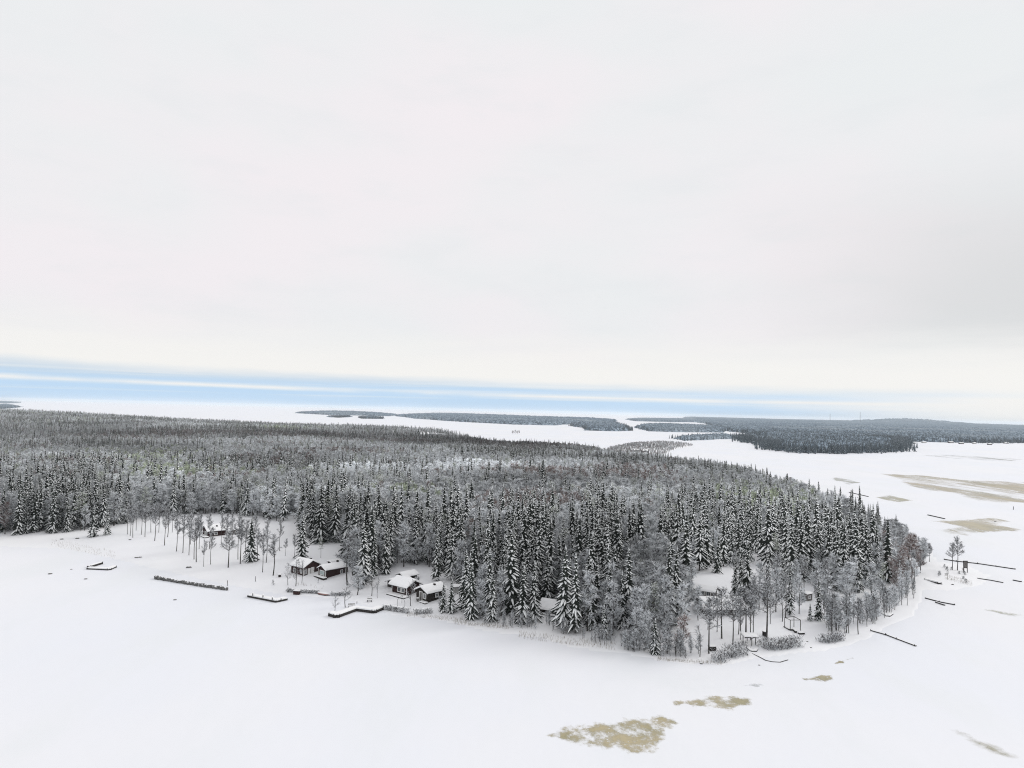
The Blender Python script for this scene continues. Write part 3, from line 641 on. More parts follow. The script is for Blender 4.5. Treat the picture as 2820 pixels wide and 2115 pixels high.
# bollards on the jetty
for x, y, lab in [(546, 1286, 'first snow-capped bollard from the left on the low bent jetty'), (568, 1290, 'second snow-capped bollard on the low bent jetty'), (588, 1295, 'third snow-capped bollard on the low bent jetty'), (607, 1297, 'rightmost snow-capped bollard on the low bent jetty')]:
    p = bp(x, y, .88); o = thing('bollard', lab, 'bollard', (p.x, p.y, .8), 0, 'bollards on the low bent jetty')
    m = MB(); m.tube([(0, 0, 0), (0, 0, .75)], [.16, .13], 8); m.obj('post', M_wood, o)
    m = MB(); m.tube([(0, 0, .75), (0, 0, .9), (0, 0, 1.1)], [.3, .28, .1], 8); m.obj('snow_cap', M_snow, o)
def stones(name, label, qs, w, h, n, cat='breakwater', snow=.45):
    c, pts = qline(qs); o = thing(name, label, cat, (c.x, c.y, 0)); A = MB(); S = MB()
    for i in range(n):
        u = (i + RNG.random()) / n * (len(pts) - 1); k = min(int(u), len(pts) - 2); p = Vector(pts[k]).lerp(Vector(pts[k + 1]), u - k)
        s = w * RNG.uniform(.35, .6); x, y = p.x + RNG.uniform(-w, w) * .35, p.y + RNG.uniform(-w, w) * .35; hh = h * RNG.uniform(.6, 1.1)
        V = [(x + math.cos(a) * s * RNG.uniform(.7, 1.1), y + math.sin(a) * s * RNG.uniform(.7, 1.1), z) for z, f in ((-.1, 1), (hh * .75, .9)) for a in [j * 1.047 for j in range(6)]]
        V.append((x, y, hh)); F = [(j, (j + 1) % 6, 6 + (j + 1) % 6, 6 + j) for j in range(6)] + [(6 + j, 6 + (j + 1) % 6, 12) for j in range(6)]
        A.add(V, F)
        if RNG.random() < snow: S.add([(a + (x - a) * .3, b + (y - b) * .3, z + .06) for a, b, z in V[6:]], [(j, (j + 1) % 6, 6) for j in range(6)])
    A.obj('stone', M_stone, o, kind='stuff'); S.obj('snow_cover', M_snow, o, kind='stuff'); return o
stones('stone_breakwater', 'long straight line of dark snow-dusted stones on the ice far left', [(337, 1250), (345, 1252), (415, 1264), (492, 1275)], 1.0, 1.1, 130, snow=.5)
def hedge(label, qs, w, h, dens=120, snowtop=True, name='hedge', mats=None):
    c, pts = qline(qs, False); o = thing(name, label, 'hedge', c); A = MB(); T = MB()
    for i in range(len(pts) - 1):
        a = Vector(pts[i]); b = Vector(pts[i + 1]); L = (b - a).length
        for k in range(int(L * dens)):
            p = a.lerp(b, RNG.random()); z0 = RNG.random() ** 1.3 * h * .8; p = p + Vector((RNG.uniform(-w, w) * .45, RNG.uniform(-w, w) * .45, z0 - .1))
            bulge = h * (.8 + .25 * vnoise(np.array([p.x * .8]), np.array([p.y * .8 + 3]))[0])
            d = Vector((RNG.gauss(0, .5), RNG.gauss(0, .5), RNG.uniform(.2, 1))).normalized() * RNG.uniform(.25, .7)
            if p.z + d.z > bulge: d.z = bulge - p.z
            s = Vector((RNG.gauss(0, 1), RNG.gauss(0, 1), 0)).normalized() * RNG.uniform(.03, .07)
            (A).add([p - s, p + s, p + d + s * .6, p + d - s * .6], [(0, 1, 2, 3)], 1 if RNG.random() < .42 else 0)
        n = max(2, int(L / .9))
        for k in range(n if snowtop else 0):
            p = a.lerp(b, (k + RNG.random()) / n); s = w * RNG.uniform(.25, .42)
            V = [(p.x + math.cos(q * 1.047) * s, p.y + math.sin(q * 1.047) * s, p.z + h * .8) for q in range(6)] + [(p.x, p.y, p.z + h * RNG.uniform(.92, 1.05))]
            T.add(V, [(q, (q + 1) % 6, 6) for q in range(6)])
    A.obj('twigs', mats or [M_twig, M_frost], o)
    if snowtop: T.obj('snow_top', M_snow, o)
    return o
hedge('dark shore hedge left of the snowed-in boat', [(620, 1278), (640, 1280), (688, 1282)], 1.1, 1.3)
hedge('shore hedge between the snowed-in boat and the small bare trees', [(713, 1286), (735, 1287), (756, 1283)], 1.1, 1.3)
hedge('clipped frosted hedge along the middle yard, left of the gap', [(830, 1316), (850, 1320), (883, 1325)], 1.3, 1.8)
hedge('clipped frosted hedge along the middle yard, right of the gap', [(894, 1327), (932, 1324)], 1.3, 1.8)
for (x, y, s, lab) in [(1554, 1427, 1.15, 'leftmost round frosted bush of the right yard shore'), (1579, 1418, 1.15, 'middle round frosted bush of the right yard shore'), (1600, 1413, 1.25, 'right round frosted bush next to the bench shelter')]:
    c = G(x, y); hedge(lab, [(x - 7, y), (x + 7, y)], 3.6, 3.3 * s * .9, 480, False, name='frosted_bush')['category'] = 'bush'
hedge('long puffy frosted hedge below the pergola', [(1642, 1394), (1665, 1403), (1690, 1400), (1726, 1394)], 3.0, 3.2, 240, False)
hedge('small frosted hedge at the foot of the right shore birches', [(1772, 1386), (1790, 1387), (1818, 1380)], 2.6, 2.4, 230, False)
# red cabinet in the hedge
def boxthing(name, label, cat, q, d, mt, snow=.2, rz=0.0, ice=False):
    p = bp(*q) if ice else G(*q); o = thing(name, label, cat, p, rz); m = MB(); m.box((0, 0, d[2] / 2), d); m.obj('body', mt, o)
    m = MB(); m.box((0, 0, d[2] + .04), (d[0] + .2, d[1] + .2, .08)); m.obj('lid', M_dk, o)
    m = MB(); m.box((0, 0, d[2] + .085 + snow / 2), (d[0] + .16, d[1] + .16, snow), taper=.85); m.obj('snow_cover', M_snow, o); return o
boxthing('storage_box', 'red brown storage box built into the dark shore hedge', 'box', (641, 1284), (2.0, .9, 1.1), M_red, .3, -.2)
boxthing('storage_box', 'black box beside the tall birch of the right yard', 'box', (1652, 1373), (.9, .9, 1.1), M_dk, .15, .4)
boxthing('grill_box', 'dark wooden box with a snow lid by a birch foot at the right shore', 'box', (1538, 1405), (1.7, 1.0, 1.0), M_dk, .2, .1)
boxthing('compost_bin', 'tiny snow-capped bin left of the red brown cottage', 'bin', (604, 1246), (.8, .8, .7), M_dk, .5, .2)
boxthing('mailbox', 'small dark box on the snow left of the door cottage', 'box', (902, 1299), (.6, .6, .9), M_grey, .2, .2)
# upturned boat
def boat(label, q0, q1, w, mt, snow=True, group=None, ice=False):
    a = G(*q0); b = G(*q1); L = (b - a).length; c = (a + b) / 2; o = thing('rowing_boat', label, 'boat', c, math.atan2(b.y - a.y, b.x - a.x), group)
    def hull(sc_, zo, mt_, name):
        m = MB(); n = 9; k = 7; V = []
        for i in range(n):
            u = -1 + 2 * i / (n - 1); ww = w / 2 * max(.04, (1 - abs(u) ** 2.4)) * sc_
            for j in range(k):
                t = math.pi * j / (k - 1); V.append((u * L / 2, ww * math.cos(t), zo + math.sin(t) * .55 * (1 - .35 * abs(u) ** 3)))
        m.add(V, [(i * k + j, i * k + j + 1, (i + 1) * k + j + 1, (i + 1) * k + j) for i in range(n - 1) for j in range(k - 1)]); m.obj(name, mt_, o, smooth=True)
    hull(1, .05, mt, 'hull')
    m = MB(); m.tube([(-L / 2, 0, .12), (-L / 4, -w * .46, .1), (0, -w * .52, .1), (L / 4, -w * .46, .1), (L / 2, 0, .12)], .07, 5); m.obj('gunwale', M_dk, o)
    m = MB(); m.box((0, 0, .62), (L * .8, .08, .08)); m.obj('keel', M_dk, o)
    if snow:
        hull(.72, .22, M_snow, 'snow_cover')
boat('upturned red boat half under snow between the two shore hedges', (685, 1282), (713, 1286.5), 1.9, M_rpaint)
boat('small upturned boat under snow in the right yard next to the shelter', (1621, 1373), (1633, 1375), 1.3, M_dk)
def bench(label, q, rz, w=2.0):
    p = G(*q); o = thing('garden_bench', label, 'bench', p, rz)
    for nm, c, d, mt in (('seat', (0, 0, .5), (w, .55, .08), M_dk), ('snow_cover', (0, 0, .64), (w - .05, .5, .2), M_snow), ('backrest', (0, .3, .85), (w, .07, .5), M_pale), ('leg', (-w / 2 + .1, 0, .23), (.1, .5, .46), M_dk), ('leg', (w / 2 - .1, 0, .23), (.1, .5, .46), M_dk)):
        m = MB(); m.box(c, d); m.obj(nm, mt, o)
bench('snowy bench right behind the angled dock', (759, 1312), .25, 2.0)
bench('small snow-covered bench on the shore snow right of the angled dock', (798, 1300), 0, 1.5)
bench('snowy seat before the small dark shed right of the middle yard', (995, 1313), .3, 1.1)
# swing frame, pergola, shelter, notice board
def frame(name, label, cat, base, posts, beams, r=.07, mt=None, top=2.3):
    c = G(*base); o = thing(name, label, cat, c); P = []
    for q in posts:
        g = G(*q); P.append(g - c); m = MB(); m.tube([g - c, g - c + Vector((0, 0, top))], r, 6); m.obj('post', mt or M_dk, o)
    for a, b in beams:
        m = MB(); m.tube([P[a] + Vector((0, 0, top)), P[b] + Vector((0, 0, top))], r, 6); m.obj('beam', mt or M_dk, o)
    return o, P
frame('swing_frame', 'thin metal swing frame above the middle yard hedge', 'swing frame', (872, 1312), [(858, 1313), (868, 1303), (874, 1318)], [(0, 1), (1, 2)], .05, M_metal, 2.4)
frame('pergola', 'bare square pergola of thin dark posts and beams in the right yard', 'pergola', (1711, 1362), [(1695, 1356), (1707, 1362), (1729, 1362), (1715, 1354)], [(0, 1), (1, 2), (2, 3), (3, 0)], .09, M_dk, 2.9)
jetty([(1694, 1362.5), (1706, 1368), (1714, 1368), (1719, 1372.5)], .6, 'stepped black edge of the snowy terrace under the pergola', .45, .2, posts=False, name='terrace_edge', cat='terrace').location.z = G(1706, 1368).z
boxthing('planter', 'low black planter right of the pergola terrace', 'planter', (1731, 1369.5), (1.6, .8, .35), M_dk, .12, .2)
o, P = frame('bench_shelter', 'snow-roofed open shelter on posts between frosted bush and hedge', 'shelter', (1625, 1394), [(1605, 1391), (1624, 1396), (1632, 1393), (1614, 1384)], [(0, 1), (1, 2), (2, 3), (3, 0)], .09, M_dk, 2.0)
c = sum(P, Vector()) / 4; m = MB(); m.box((c.x, c.y, c.z + 2.2), (3.9, 3.0, .1)); m.obj('roof', M_dk, o)
m = MB(); m.box((c.x, c.y, c.z + 2.42), (3.9, 3.0, .32), taper=.92); m.obj('roof_snow', M_snow, o)
p = G(2085.5, 1237); o = thing('notice_board', 'pale notice board in a dark frame on two posts beside the long jetty', 'notice board', p, .05)
for x in (-.75, .75):
    m = MB(); m.box((x, 0, 2.3), (.2, .2, 4.6)); m.obj('post', M_dk, o)
m = MB(); m.box((0, 0, 3.2), (1.28, .1, 2.5)); m.obj('panel', M_grey, o)
m = MB(); m.box((0, -.02, 4.55), (1.9, .26, .22)); m.box((0, -.02, 1.85), (1.28, .2, .18)); m.obj('frame', M_dk, o)
# poles
for x, y, h, lab in [(622, 1280, 12, 'thin dark pole behind the red storage box'), (491, 1266, 12, 'thin pole at the end of the stone line'), (552, 1256, 11, 'thin marker pole on the snow below the left grove'), (2189, 1101, 7, 'lone marker pole standing out on the far ice'), (992, 1290, 9, 'thin post beside the pale shed'), (946, 1262, 8, 'short post on the snow above the door cottage')]:
    p = G(x, y); D = p.y; m = MB(); m.tube([(0, 0, -.2), (0, 0, h / FQ * D)], [.09 if D < 400 else .2] * 2, 6)
    m.obj('marker_pole', M_dk, None, p, label=lab, category='pole')
# wire
a = G(368, 1150); b = G(528, 1150); a.z += 0; 
za = 60 - 0; pa = None
def at_depth(x, y, Y):
    d = ray(x, y); t = Y / d.y; return Vector((d.x * t, Y, CAM_H + d.z * t))
wp = [at_depth(x, y, 345) for x, y in ((360, 1107), (367, 1108.5), (400, 1113.5), (440, 1117.5), (480, 1119.5), (530, 1120), (545, 1120))]
m = MB(); m.tube(wp, .11, 5); m.obj('overhead_wire', M_tsnow, None, None, label='snow-coated overhead wire strung behind the left grove cabin', category='wire')
for k, e in enumerate((wp[0], wp[-1])):
    z = hz(e.x, e.y); o = thing('utility_pole', ['utility pole holding the left end of the snowy wire', 'utility pole holding the right end of the snowy wire'][k], 'utility pole', (e.x, e.y, z - .2))
    m = MB(); m.tube([(0, 0, 0), (0, 0, e.z - z + .8)], [.16, .11], 7); m.obj('post', M_bark, o); m = MB(); m.box((0, 0, e.z - z + .1), (1.5, .12, .12)); m.obj('crossarm', M_bark, o)
# rocks and flotsam on the snow
def rock(p, s, label, h=.5):
    m = MB(); k = 8; V = [(0, 0, h * s)]
    for zf, rf_ in ((.75, .55), (.3, .95), (-.2, 1.0)):
        for j in range(k): V.append((math.cos(j * .785) * s * rf_ * RNG.uniform(.75, 1.2), math.sin(j * .785) * s * .8 * rf_ * RNG.uniform(.75, 1.2), h * s * zf * RNG.uniform(.9, 1.1)))
    F = [(0, 1 + j, 1 + (j + 1) % k) for j in range(k)]; S = list(F)
    G1 = [(1 + i * k + j, 1 + (i + 1) * k + j, 1 + (i + 1) * k + (j + 1) % k, 1 + i * k + (j + 1) % k) for i in range(2) for j in range(k)]
    o = thing('rock', label, 'rock', p); m.add(V, F + G1); m.obj('stone', M_stone, o)
    m = MB(); m.add([(x * 1.05, y * 1.05, z + .07) for x, y, z in V[:k + 1]], S); m.obj('snow_cap', M_snow, o)
for x, y, s, lab in [(108, 1240, 1.3, 'lone rock poking through the snow at far left'), (167, 1162, 1.5, 'dark rock below the left forest edge'), (134, 1163, 1.3, 'snowy rock left of the dark one under the left forest'), (281, 1166, 1.1, 'small dark rock before the left birch grove'),
                     (408, 1226, 1.8, 'low stone heap on the snow below the grove'), (295, 1205, 1.3, 'left stone of the pair above the V-shaped jetty'), (303, 1204, 1.2, 'right stone of the pair above the V-shaped jetty'), (378, 1296, .9, 'small stones on the ice under the stone line'), (154, 1230, .7, 'tiny stone left of the V-shaped jetty'),
                     (185, 1251, 1.0, 'faint stone under the V-shaped jetty'), (2150, 1127, 1.2, 'stone on the far ice beside the brown slush'), (2045, 1240, .8, 'stone on the snowy point left of the birches'), (2033, 1262, .8, 'stone beside the black sided landing stage'), (2058, 1263, .9, 'dark stone among reeds on the point'),
                     (1640, 1437, .5, 'small stone by the timber boom'), (1744, 1386, .5, 'tiny stone on the snow right of the puffy hedge'), (1752, 1399, .5, 'tiny stone on the ice right of the puffy hedge'), (1640, 1052, 2.0, 'rock at the water line of the forest tip'), (1515, 1434, .7, 'small rock under the shore trees of the right yard')]:
    rock(G(x, y), s * .6, lab)

# ------------------------------------------------------------------ slush patches on the ice
def slush_mat(name, c, thr, freq, stretch, seed, soft):
    """colour and ragged, feathered outline: signed distance to the drawn outline (attribute edge) plus noise"""
    m = bpy.data.materials.new(name); m.use_nodes = True; t = m.node_tree; b = t.nodes['Principled BSDF']; b.inputs['Roughness'].default_value = .6
    b.inputs['Specular IOR Level'].default_value = .2
    co = N(t, 'ShaderNodeTexCoord'); mp = N(t, 'ShaderNodeMapping'); mp.inputs['Scale'].default_value = (freq, freq * stretch, 1); mp.inputs['Location'].default_value = (seed, seed * .7, 0)
    mp.inputs['Rotation'].default_value = (0, 0, .12)
    t.links.new(co.outputs['Object'], mp.inputs[0])
    def nz(s, d, rr=.6):
        n = N(t, 'ShaderNodeTexNoise'); n.inputs['Scale'].default_value = s; n.inputs['Detail'].default_value = d; n.inputs['Roughness'].default_value = rr; t.links.new(mp.outputs[0], n.inputs['Vector']); return n.outputs[0]
    n = nz(1, 8, .65); n2 = nz(4.5, 5); n3 = nz(.6, 3)
    at = N(t, 'ShaderNodeAttribute', attribute_name='edge')
    v = mth(t, 'ADD', mth(t, 'MULTIPLY', at.outputs['Fac'], 1.0), mth(t, 'MULTIPLY', mth(t, 'SUBTRACT', n, thr - .03), 4.2))
    al = mth(t, 'MULTIPLY', sstep(t, v, -.15, soft + .25), .95)
    al = mth(t, 'MULTIPLY', al, mth(t, 'SUBTRACT', 1, mth(t, 'MULTIPLY', sstep(t, n2, .60, .66), .75)))
    al = mth(t, 'MULTIPLY', al, sstep(t, at.outputs['Fac'], -1.9, -1.0))
    t.links.new(mixc(t, sstep(t, n3, .35, .62), (c[0] * .80, c[1] * .83, c[2] * .80), c), b.inputs['Base Color']); t.links.new(al, b.inputs['Alpha'])
    return m
def Q2(L): return [(1106 + x * .505, 821.3 + y * .505) for x, y in L]
SL = [(Q2([(150, 1522), (260, 1490), (380, 1475), (470, 1462), (560, 1440), (640, 1438), (690, 1468), (660, 1500), (600, 1540), (588, 1585), (520, 1602), (430, 1578), (330, 1562), (250, 1545)]), 'largest brown slush patch on the near ice', .50, .22, .9, (.50, .435, .28), 2.6, .7),
      (Q2([(700, 1385), (760, 1366), (850, 1355), (950, 1350), (1030, 1365), (1000, 1385), (930, 1410), (860, 1400), (790, 1392)]), 'long brown slush patch above the largest one', .50, .24, .9, (.50, .44, .29), 2.0, .7),
      (Q2([(1255, 1281), (1320, 1262), (1365, 1262), (1372, 1278), (1320, 1288)]), 'small brown slush patch off the right yard', .49, .35, .8, (.46, .41, .28), 1.3, .6),
      (Q2([(1382, 1213), (1412, 1197), (1455, 1189), (1418, 1208)]), 'narrow slanting brown slush streak near the right shore', .49, .4, .8, (.44, .39, .26), 1.0, .6),
      (Q2([(995, 1308), (1040, 1300), (1085, 1302), (1050, 1311)]), 'faint grey slush streak below the timber boom', .52, .3, .7, (.60, .62, .63), 1.4, 1.2),
      (Q2([(1910, 1505), (1960, 1518), (2040, 1555), (2115, 1603), (2060, 1590), (1965, 1550)]), 'faint slanting grey green slush streak in the lower right', .45, .12, 1.0, (.54, .50, .39), 2.6, 1.5),
      (Q2([(1615, 402), (1750, 408), (1950, 428), (2240, 436), (2240, 524), (2090, 522), (1950, 500), (1890, 480), (1790, 474), (1690, 452)]), 'broad field of streaked brown slush on the far ice at right', .515, .030, .24, (.52, .47, .365), 14, .9),
      (Q2([(1555, 500), (1615, 493), (1700, 516), (1640, 521)]), 'small brown slush patch left of the streaked field', .50, .07, .4, (.48, .46, .36), 5, .8),
      (Q2([(1370, 412), (1440, 425), (1500, 437), (1440, 446), (1380, 432)]), 'thin grey slush streaks just off the forest tip', .54, .06, .3, (.50, .50, .45), 6, 1.0),
      (Q2([(1815, 603), (1900, 600), (1990, 592), (2060, 588), (2125, 604), (2085, 620), (2190, 641), (2100, 646), (2010, 652), (1960, 668), (1880, 657), (1840, 641), (1905, 625)]), 'ragged brown slush patch below the streaked field', .52, .05, .35, (.52, .475, .36), 6, .8),
      (Q2([(2010, 983), (2060, 981), (2110, 990), (2180, 1004), (2130, 1008), (2080, 996)]), 'faint brown slush patch off the point near the right edge', .53, .12, .6, (.56, .55, .46), 2.5, 1.2),
      ([(1990, 984), (2060, 982), (2200, 992), (2190, 998), (2080, 992)], 'thin dark streaks far out before the mainland shore', .58, .03, .2, (.50, .51, .50), 14, 1.0)]
for i, (poly, lab, thr, fr, st, c, sc_, soft) in enumerate(SL):
    pw = [bp2(*p) for p in poly]; A_ = np.array(pw); cc = A_.mean(0); U_, S_, Vt = np.linalg.svd(A_ - cc); L_ = (A_ - cc) @ Vt.T
    lo = L_.min(0) - 2.2 * sc_; hi = L_.max(0) + 2.2 * sc_; nx, ny = 70, 44
    gx, gy = np.meshgrid(np.linspace(lo[0], hi[0], nx), np.linspace(lo[1], hi[1], ny), indexing='ij'); W_ = np.c_[gx.ravel(), gy.ravel()] @ Vt + cc
    ed = edge_dist(W_, pw) * np.where(in_poly(W_, pw), 1, -1) / sc_
    I = np.arange(nx * ny).reshape(nx, ny); F = np.stack([I[:-1, :-1].ravel(), I[1:, :-1].ravel(), I[1:, 1:].ravel(), I[:-1, 1:].ravel()], 1)
    if np.cross(Vt[0], Vt[1]) < 0: F = F[:, ::-1]
    F = F[(ed[F] > -2.1).any(1)]
    me = bpy.data.meshes.new('slush_patch'); me.from_pydata(np.c_[W_ - cc, np.zeros(len(W_))].tolist(), [], F.tolist())
    a = me.attributes.new('edge', 'FLOAT', 'POINT'); a.data.foreach_set('value', np.clip(ed, -3, .34).astype(np.float32))
    me.materials.append(slush_mat('brown slush', c, thr, fr, st, i * 7.7, soft)); link('slush_patch', me, None, (cc[0], cc[1], .012 + .004 * i), kind='structure', label=lab)

# ------------------------------------------------------------------ the forest
def stand(x, y, D):
    """shares of the kinds at places given in picture terms of their canopy"""
    n1_ = fnoise(x, y, 90); n2_ = fnoise(x + 900, y - 300, 45); n3_ = fnoise(x - 500, y + 777, 160)
    P = np.c_[x, y, np.full(len(x), 13.0)]; qx, qy = to_q(P)
    sp = np.clip(.17 + (n1_ - .5) * 2.0, .03, .8); br = np.clip((n2_ - .58) * 3, 0, .7); gr = np.clip((n3_ - .6) * 3, 0, .5); pn = np.full(len(x), .05)
    far = np.clip((D - 700) / 600, 0, 1); sp = sp * (1 - far) + far * np.clip(.40 + (n1_ - .5) * 1.8, .1, .85)
    def el(cx, cy, rx, ry): return np.clip(1.6 - 1.6 * np.sqrt(((qx - cx) / rx) ** 2 + ((qy - cy) / ry) ** 2) + (n2_ - .5) * .9, 0, 1)
    for e in [(500, 941, 520, 9), (950, 953, 330, 7), (1150, 960, 250, 8), (1200, 1035, 200, 20), (1150, 1090, 150, 24), (1370, 1025, 130, 26), (860, 1062, 130, 11), (430, 1095, 75, 22), (600, 1000, 180, 7), (150, 1003, 110, 8), (730, 983, 210, 6), (1940, 1180, 60, 60)]:
        k = el(*e); br = br * (1 - k) + k * .85; sp = sp * (1 - k) + k * .15; gr = gr * (1 - k)
    for e in [(760, 1000, 130, 9), (1030, 1000, 260, 13), (250, 975, 230, 7), (120, 980, 160, 7), (1240, 1000, 130, 12), (400, 985, 200, 6), (700, 1060, 200, 16), (900, 1110, 150, 20), (400, 1060, 160, 15), (1300, 1140, 120, 30)]:
        k = el(*e); br = br * (1 - k); sp = sp * (1 - k * .75); 
    for e in [(350, 1022, 130, 22), (1640, 1085, 170, 55), (870, 1075, 100, 22), (1100, 1140, 150, 40), (1450, 1160, 90, 60)]:
        k = el(*e); gr = gr * (1 - k) + k * .75; br = br * (1 - k); sp = sp * (1 - k * .6)
    for e in [(830, 1180, 90, 75), (1130, 1230, 130, 80), (1600, 1170, 110, 45), (1720, 1170, 140, 50), (1850, 1190, 60, 45), (1300, 1200, 90, 90), (100, 1080, 260, 32), (680, 1130, 110, 35), (950, 1200, 60, 40), (1480, 1180, 60, 50), (1880, 1090, 60, 25)]:
        k = el(*e) ** .75; sp = sp * (1 - k) + k * .76; gr = gr * (1 - k); br = br * (1 - k)
    for e in [(1430, 1350, 130, 75), (1900, 1270, 120, 70), (1690, 1260, 60, 50), (1600, 1250, 60, 30), (60, 1130, 250, 18)]:
        k = el(*e); sp = sp * (1 - k) + k * .06; gr = gr * (1 - k); br = br * (1 - k)
    return sp, br, gr, pn
CLEAR = [[bp2(*p) for p in poly] for poly in [
    [(-420, 1340), (-420, 1166), (0, 1163), (180, 1160), (262, 1148), (330, 1132), (480, 1128), (560, 1140), (608, 1150), (624, 1128), (641, 1140), (655, 1185), (690, 1196), (742, 1193), (756, 1262), (762, 1290), (800, 1270), (838, 1250), (862, 1240), (912, 1240), (960, 1256), (982, 1266), (1006, 1305), (1018, 1345), (1075, 1352), (1130, 1340), (1165, 1330), (1205, 1334), (1260, 1370), (1310, 1392), (1370, 1403), (1420, 1418), (1500, 1440), (1300, 1480), (600, 1480)],
    [(1500, 1440), (1512, 1400), (1528, 1335), (1600, 1330), (1628, 1290), (1630, 1225), (1648, 1222), (1652, 1285), (1668, 1320), (1720, 1338), (1745, 1345), (1780, 1368), (1850, 1380), (1905, 1352), (1970, 1318), (1975, 1290), (1992, 1262), (2005, 1215), (2300, 1215), (2300, 1480)],
    [(1725, 1285), (1735, 1262), (1760, 1268), (1765, 1300), (1735, 1312)],
    [(1556, 1262), (1620, 1250), (1655, 1240), (1690, 1262), (1720, 1300), (1790, 1345), (1800, 1385), (1600, 1400), (1560, 1330)],
    [(1492, 1312), (1488, 1266), (1505, 1258), (1556, 1262), (1568, 1300), (1630, 1310), (1630, 1340), (1510, 1345)],
    [(905, 947), (1000, 946), (1010, 952), (905, 953)],
]]
def candidates():
    out = []
    for (r0, r1, s) in ((150, 420, 3.8), (420, 800, 4.6), (800, 1300, 5.3), (1300, 2900, 6.8)):
        xs = np.arange(-r1 * .8, r1 * .8, s); ys = np.arange(100, r1, s); X, Y = np.meshgrid(xs, ys)
        X = X.ravel() + NR.uniform(-.48, .48, X.size) * s; Y = Y.ravel() + NR.uniform(-.48, .48, Y.size) * s
        D = np.hypot(X, Y); k = (D >= r0) & (D < r1) & (np.abs(X) < .80 * Y + 10); out.append(np.c_[X, Y][k])
    return np.concatenate(out)
P = candidates()
P = P[in_poly(P, MAIN)]
d = edge_dist(P, MAIN); P = P[d > 2.5]; 
for poly in CLEAR: P = P[~in_poly(P, poly)]
if PLACED:
    PL = np.array(PLACED)
    near = P[:, 1] < 600; keep = np.ones(len(P), bool)
    for x, y, r in PL: keep &= ~(near & (((P[:, 0] - x) ** 2 + (P[:, 1] - y) ** 2) < r * r))
    P = P[keep]
zq = to_q(np.c_[P, land_h(P)]); prk = np.where((zq[0] > 1485) & (zq[1] > 1195), np.where(zq[0] < 1800, .34, .48), np.where((zq[0] > 1400) & (zq[1] > 1150), .75, 1.0)); prk = np.where(edge_dist(P, MAIN) < 14, prk * .8, prk)
P = P[NR.rand(len(P)) < prk]
# spit trees (sparse) 
PS = np.c_[NR.uniform(min(p[0] for p in SPIT), max(p[0] for p in SPIT), 5200), NR.uniform(min(p[1] for p in SPIT), max(p[1] for p in SPIT), 5200)]
PS = PS[in_poly(PS, SPIT)][:2600]
P = np.r_[P, PS]
D = np.hypot(P[:, 0], P[:, 1]); Z = land_h(P)
sp, br, gr, pn = stand(P[:, 0], P[:, 1], D)
u = NR.rand(len(P)); KIND = np.where(u < sp, 0, np.where(u < sp + (1 - sp) * br, 1, np.where(u < sp + (1 - sp) * (br + (1 - br) * gr), 2, np.where(NR.rand(len(P)) < .07, 4, 3))))
KIND = np.where((KIND == 2) & (D < 330), 3, KIND)
hn = fnoise(P[:, 0], P[:, 1], 55)
H = np.where(KIND == 0, 11 + 13 * NR.rand(len(P)) + 3 * (D < 330) + (hn - .5) * 9, np.where(KIND == 4, 13 + 5 * NR.rand(len(P)), 10 + 7 * NR.rand(len(P)) + (hn - .5) * 5))
# trees by the shore are lower
de = edge_dist(P, MAIN); H = H * np.clip(.5 + de / 22, .5, 1)
qx, qy = to_q(np.c_[P, Z]); KIND = np.where(in_poly(P, SPIT), np.where(NR.rand(len(P)) < .5, 3, 1), KIND); H = np.where(in_poly(P, SPIT), 5 + 4 * NR.rand(len(P)), H)
m_ = (qx > 1480) & (qx < 2020) & (qy > 1150) & (KIND != 0); H = np.where(m_, H * .82, H)
H = H * (1 - .38 * np.clip((D - 300) / 650, 0, 1))
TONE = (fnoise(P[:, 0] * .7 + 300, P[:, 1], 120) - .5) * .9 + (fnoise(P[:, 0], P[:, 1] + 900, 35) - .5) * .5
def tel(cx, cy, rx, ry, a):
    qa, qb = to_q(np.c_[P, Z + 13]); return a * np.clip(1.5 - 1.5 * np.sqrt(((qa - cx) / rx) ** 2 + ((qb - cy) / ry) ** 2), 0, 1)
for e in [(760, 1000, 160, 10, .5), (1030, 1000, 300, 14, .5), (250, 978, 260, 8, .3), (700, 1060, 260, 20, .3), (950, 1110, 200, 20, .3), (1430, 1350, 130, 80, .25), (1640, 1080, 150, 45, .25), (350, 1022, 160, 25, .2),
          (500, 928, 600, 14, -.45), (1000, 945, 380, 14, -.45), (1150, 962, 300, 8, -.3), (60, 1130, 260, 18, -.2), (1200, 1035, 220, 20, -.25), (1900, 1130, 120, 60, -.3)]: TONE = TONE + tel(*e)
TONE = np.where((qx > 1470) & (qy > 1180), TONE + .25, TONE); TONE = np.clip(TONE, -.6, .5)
print('gr', gr.max(), (gr>.3).sum(), 'forest trees', len(P), np.bincount(KIND))
inview = (qx > -10) & (qx < 2222)
KN = ['spruce', 'brown', 'green', 'frost', 'pine']
taken = np.zeros(len(P), bool)
ZONES = [(0, 290, 'at the left end of the shore'), (290, 620, 'behind the left birch grove'), (620, 760, 'behind the red brown and dark red cottages'), (760, 1000, 'behind the middle cottages'), (1000, 1200, 'left of the half hidden cottage'),
         (1200, 1330, 'right of the half hidden cottage'), (1330, 1510, 'between the centre and the right yard'), (1510, 1680, 'above the long roof house'), (1680, 1840, 'behind the pergola'), (1840, 2230, 'on the outer right end of the point')]
LOOK = {'spruce': 'snow-laden spruce', 'brown': 'bare brown birch', 'green': 'greenish frosted alder', 'frost': 'frosted birch', 'pine': 'snowy pine'}
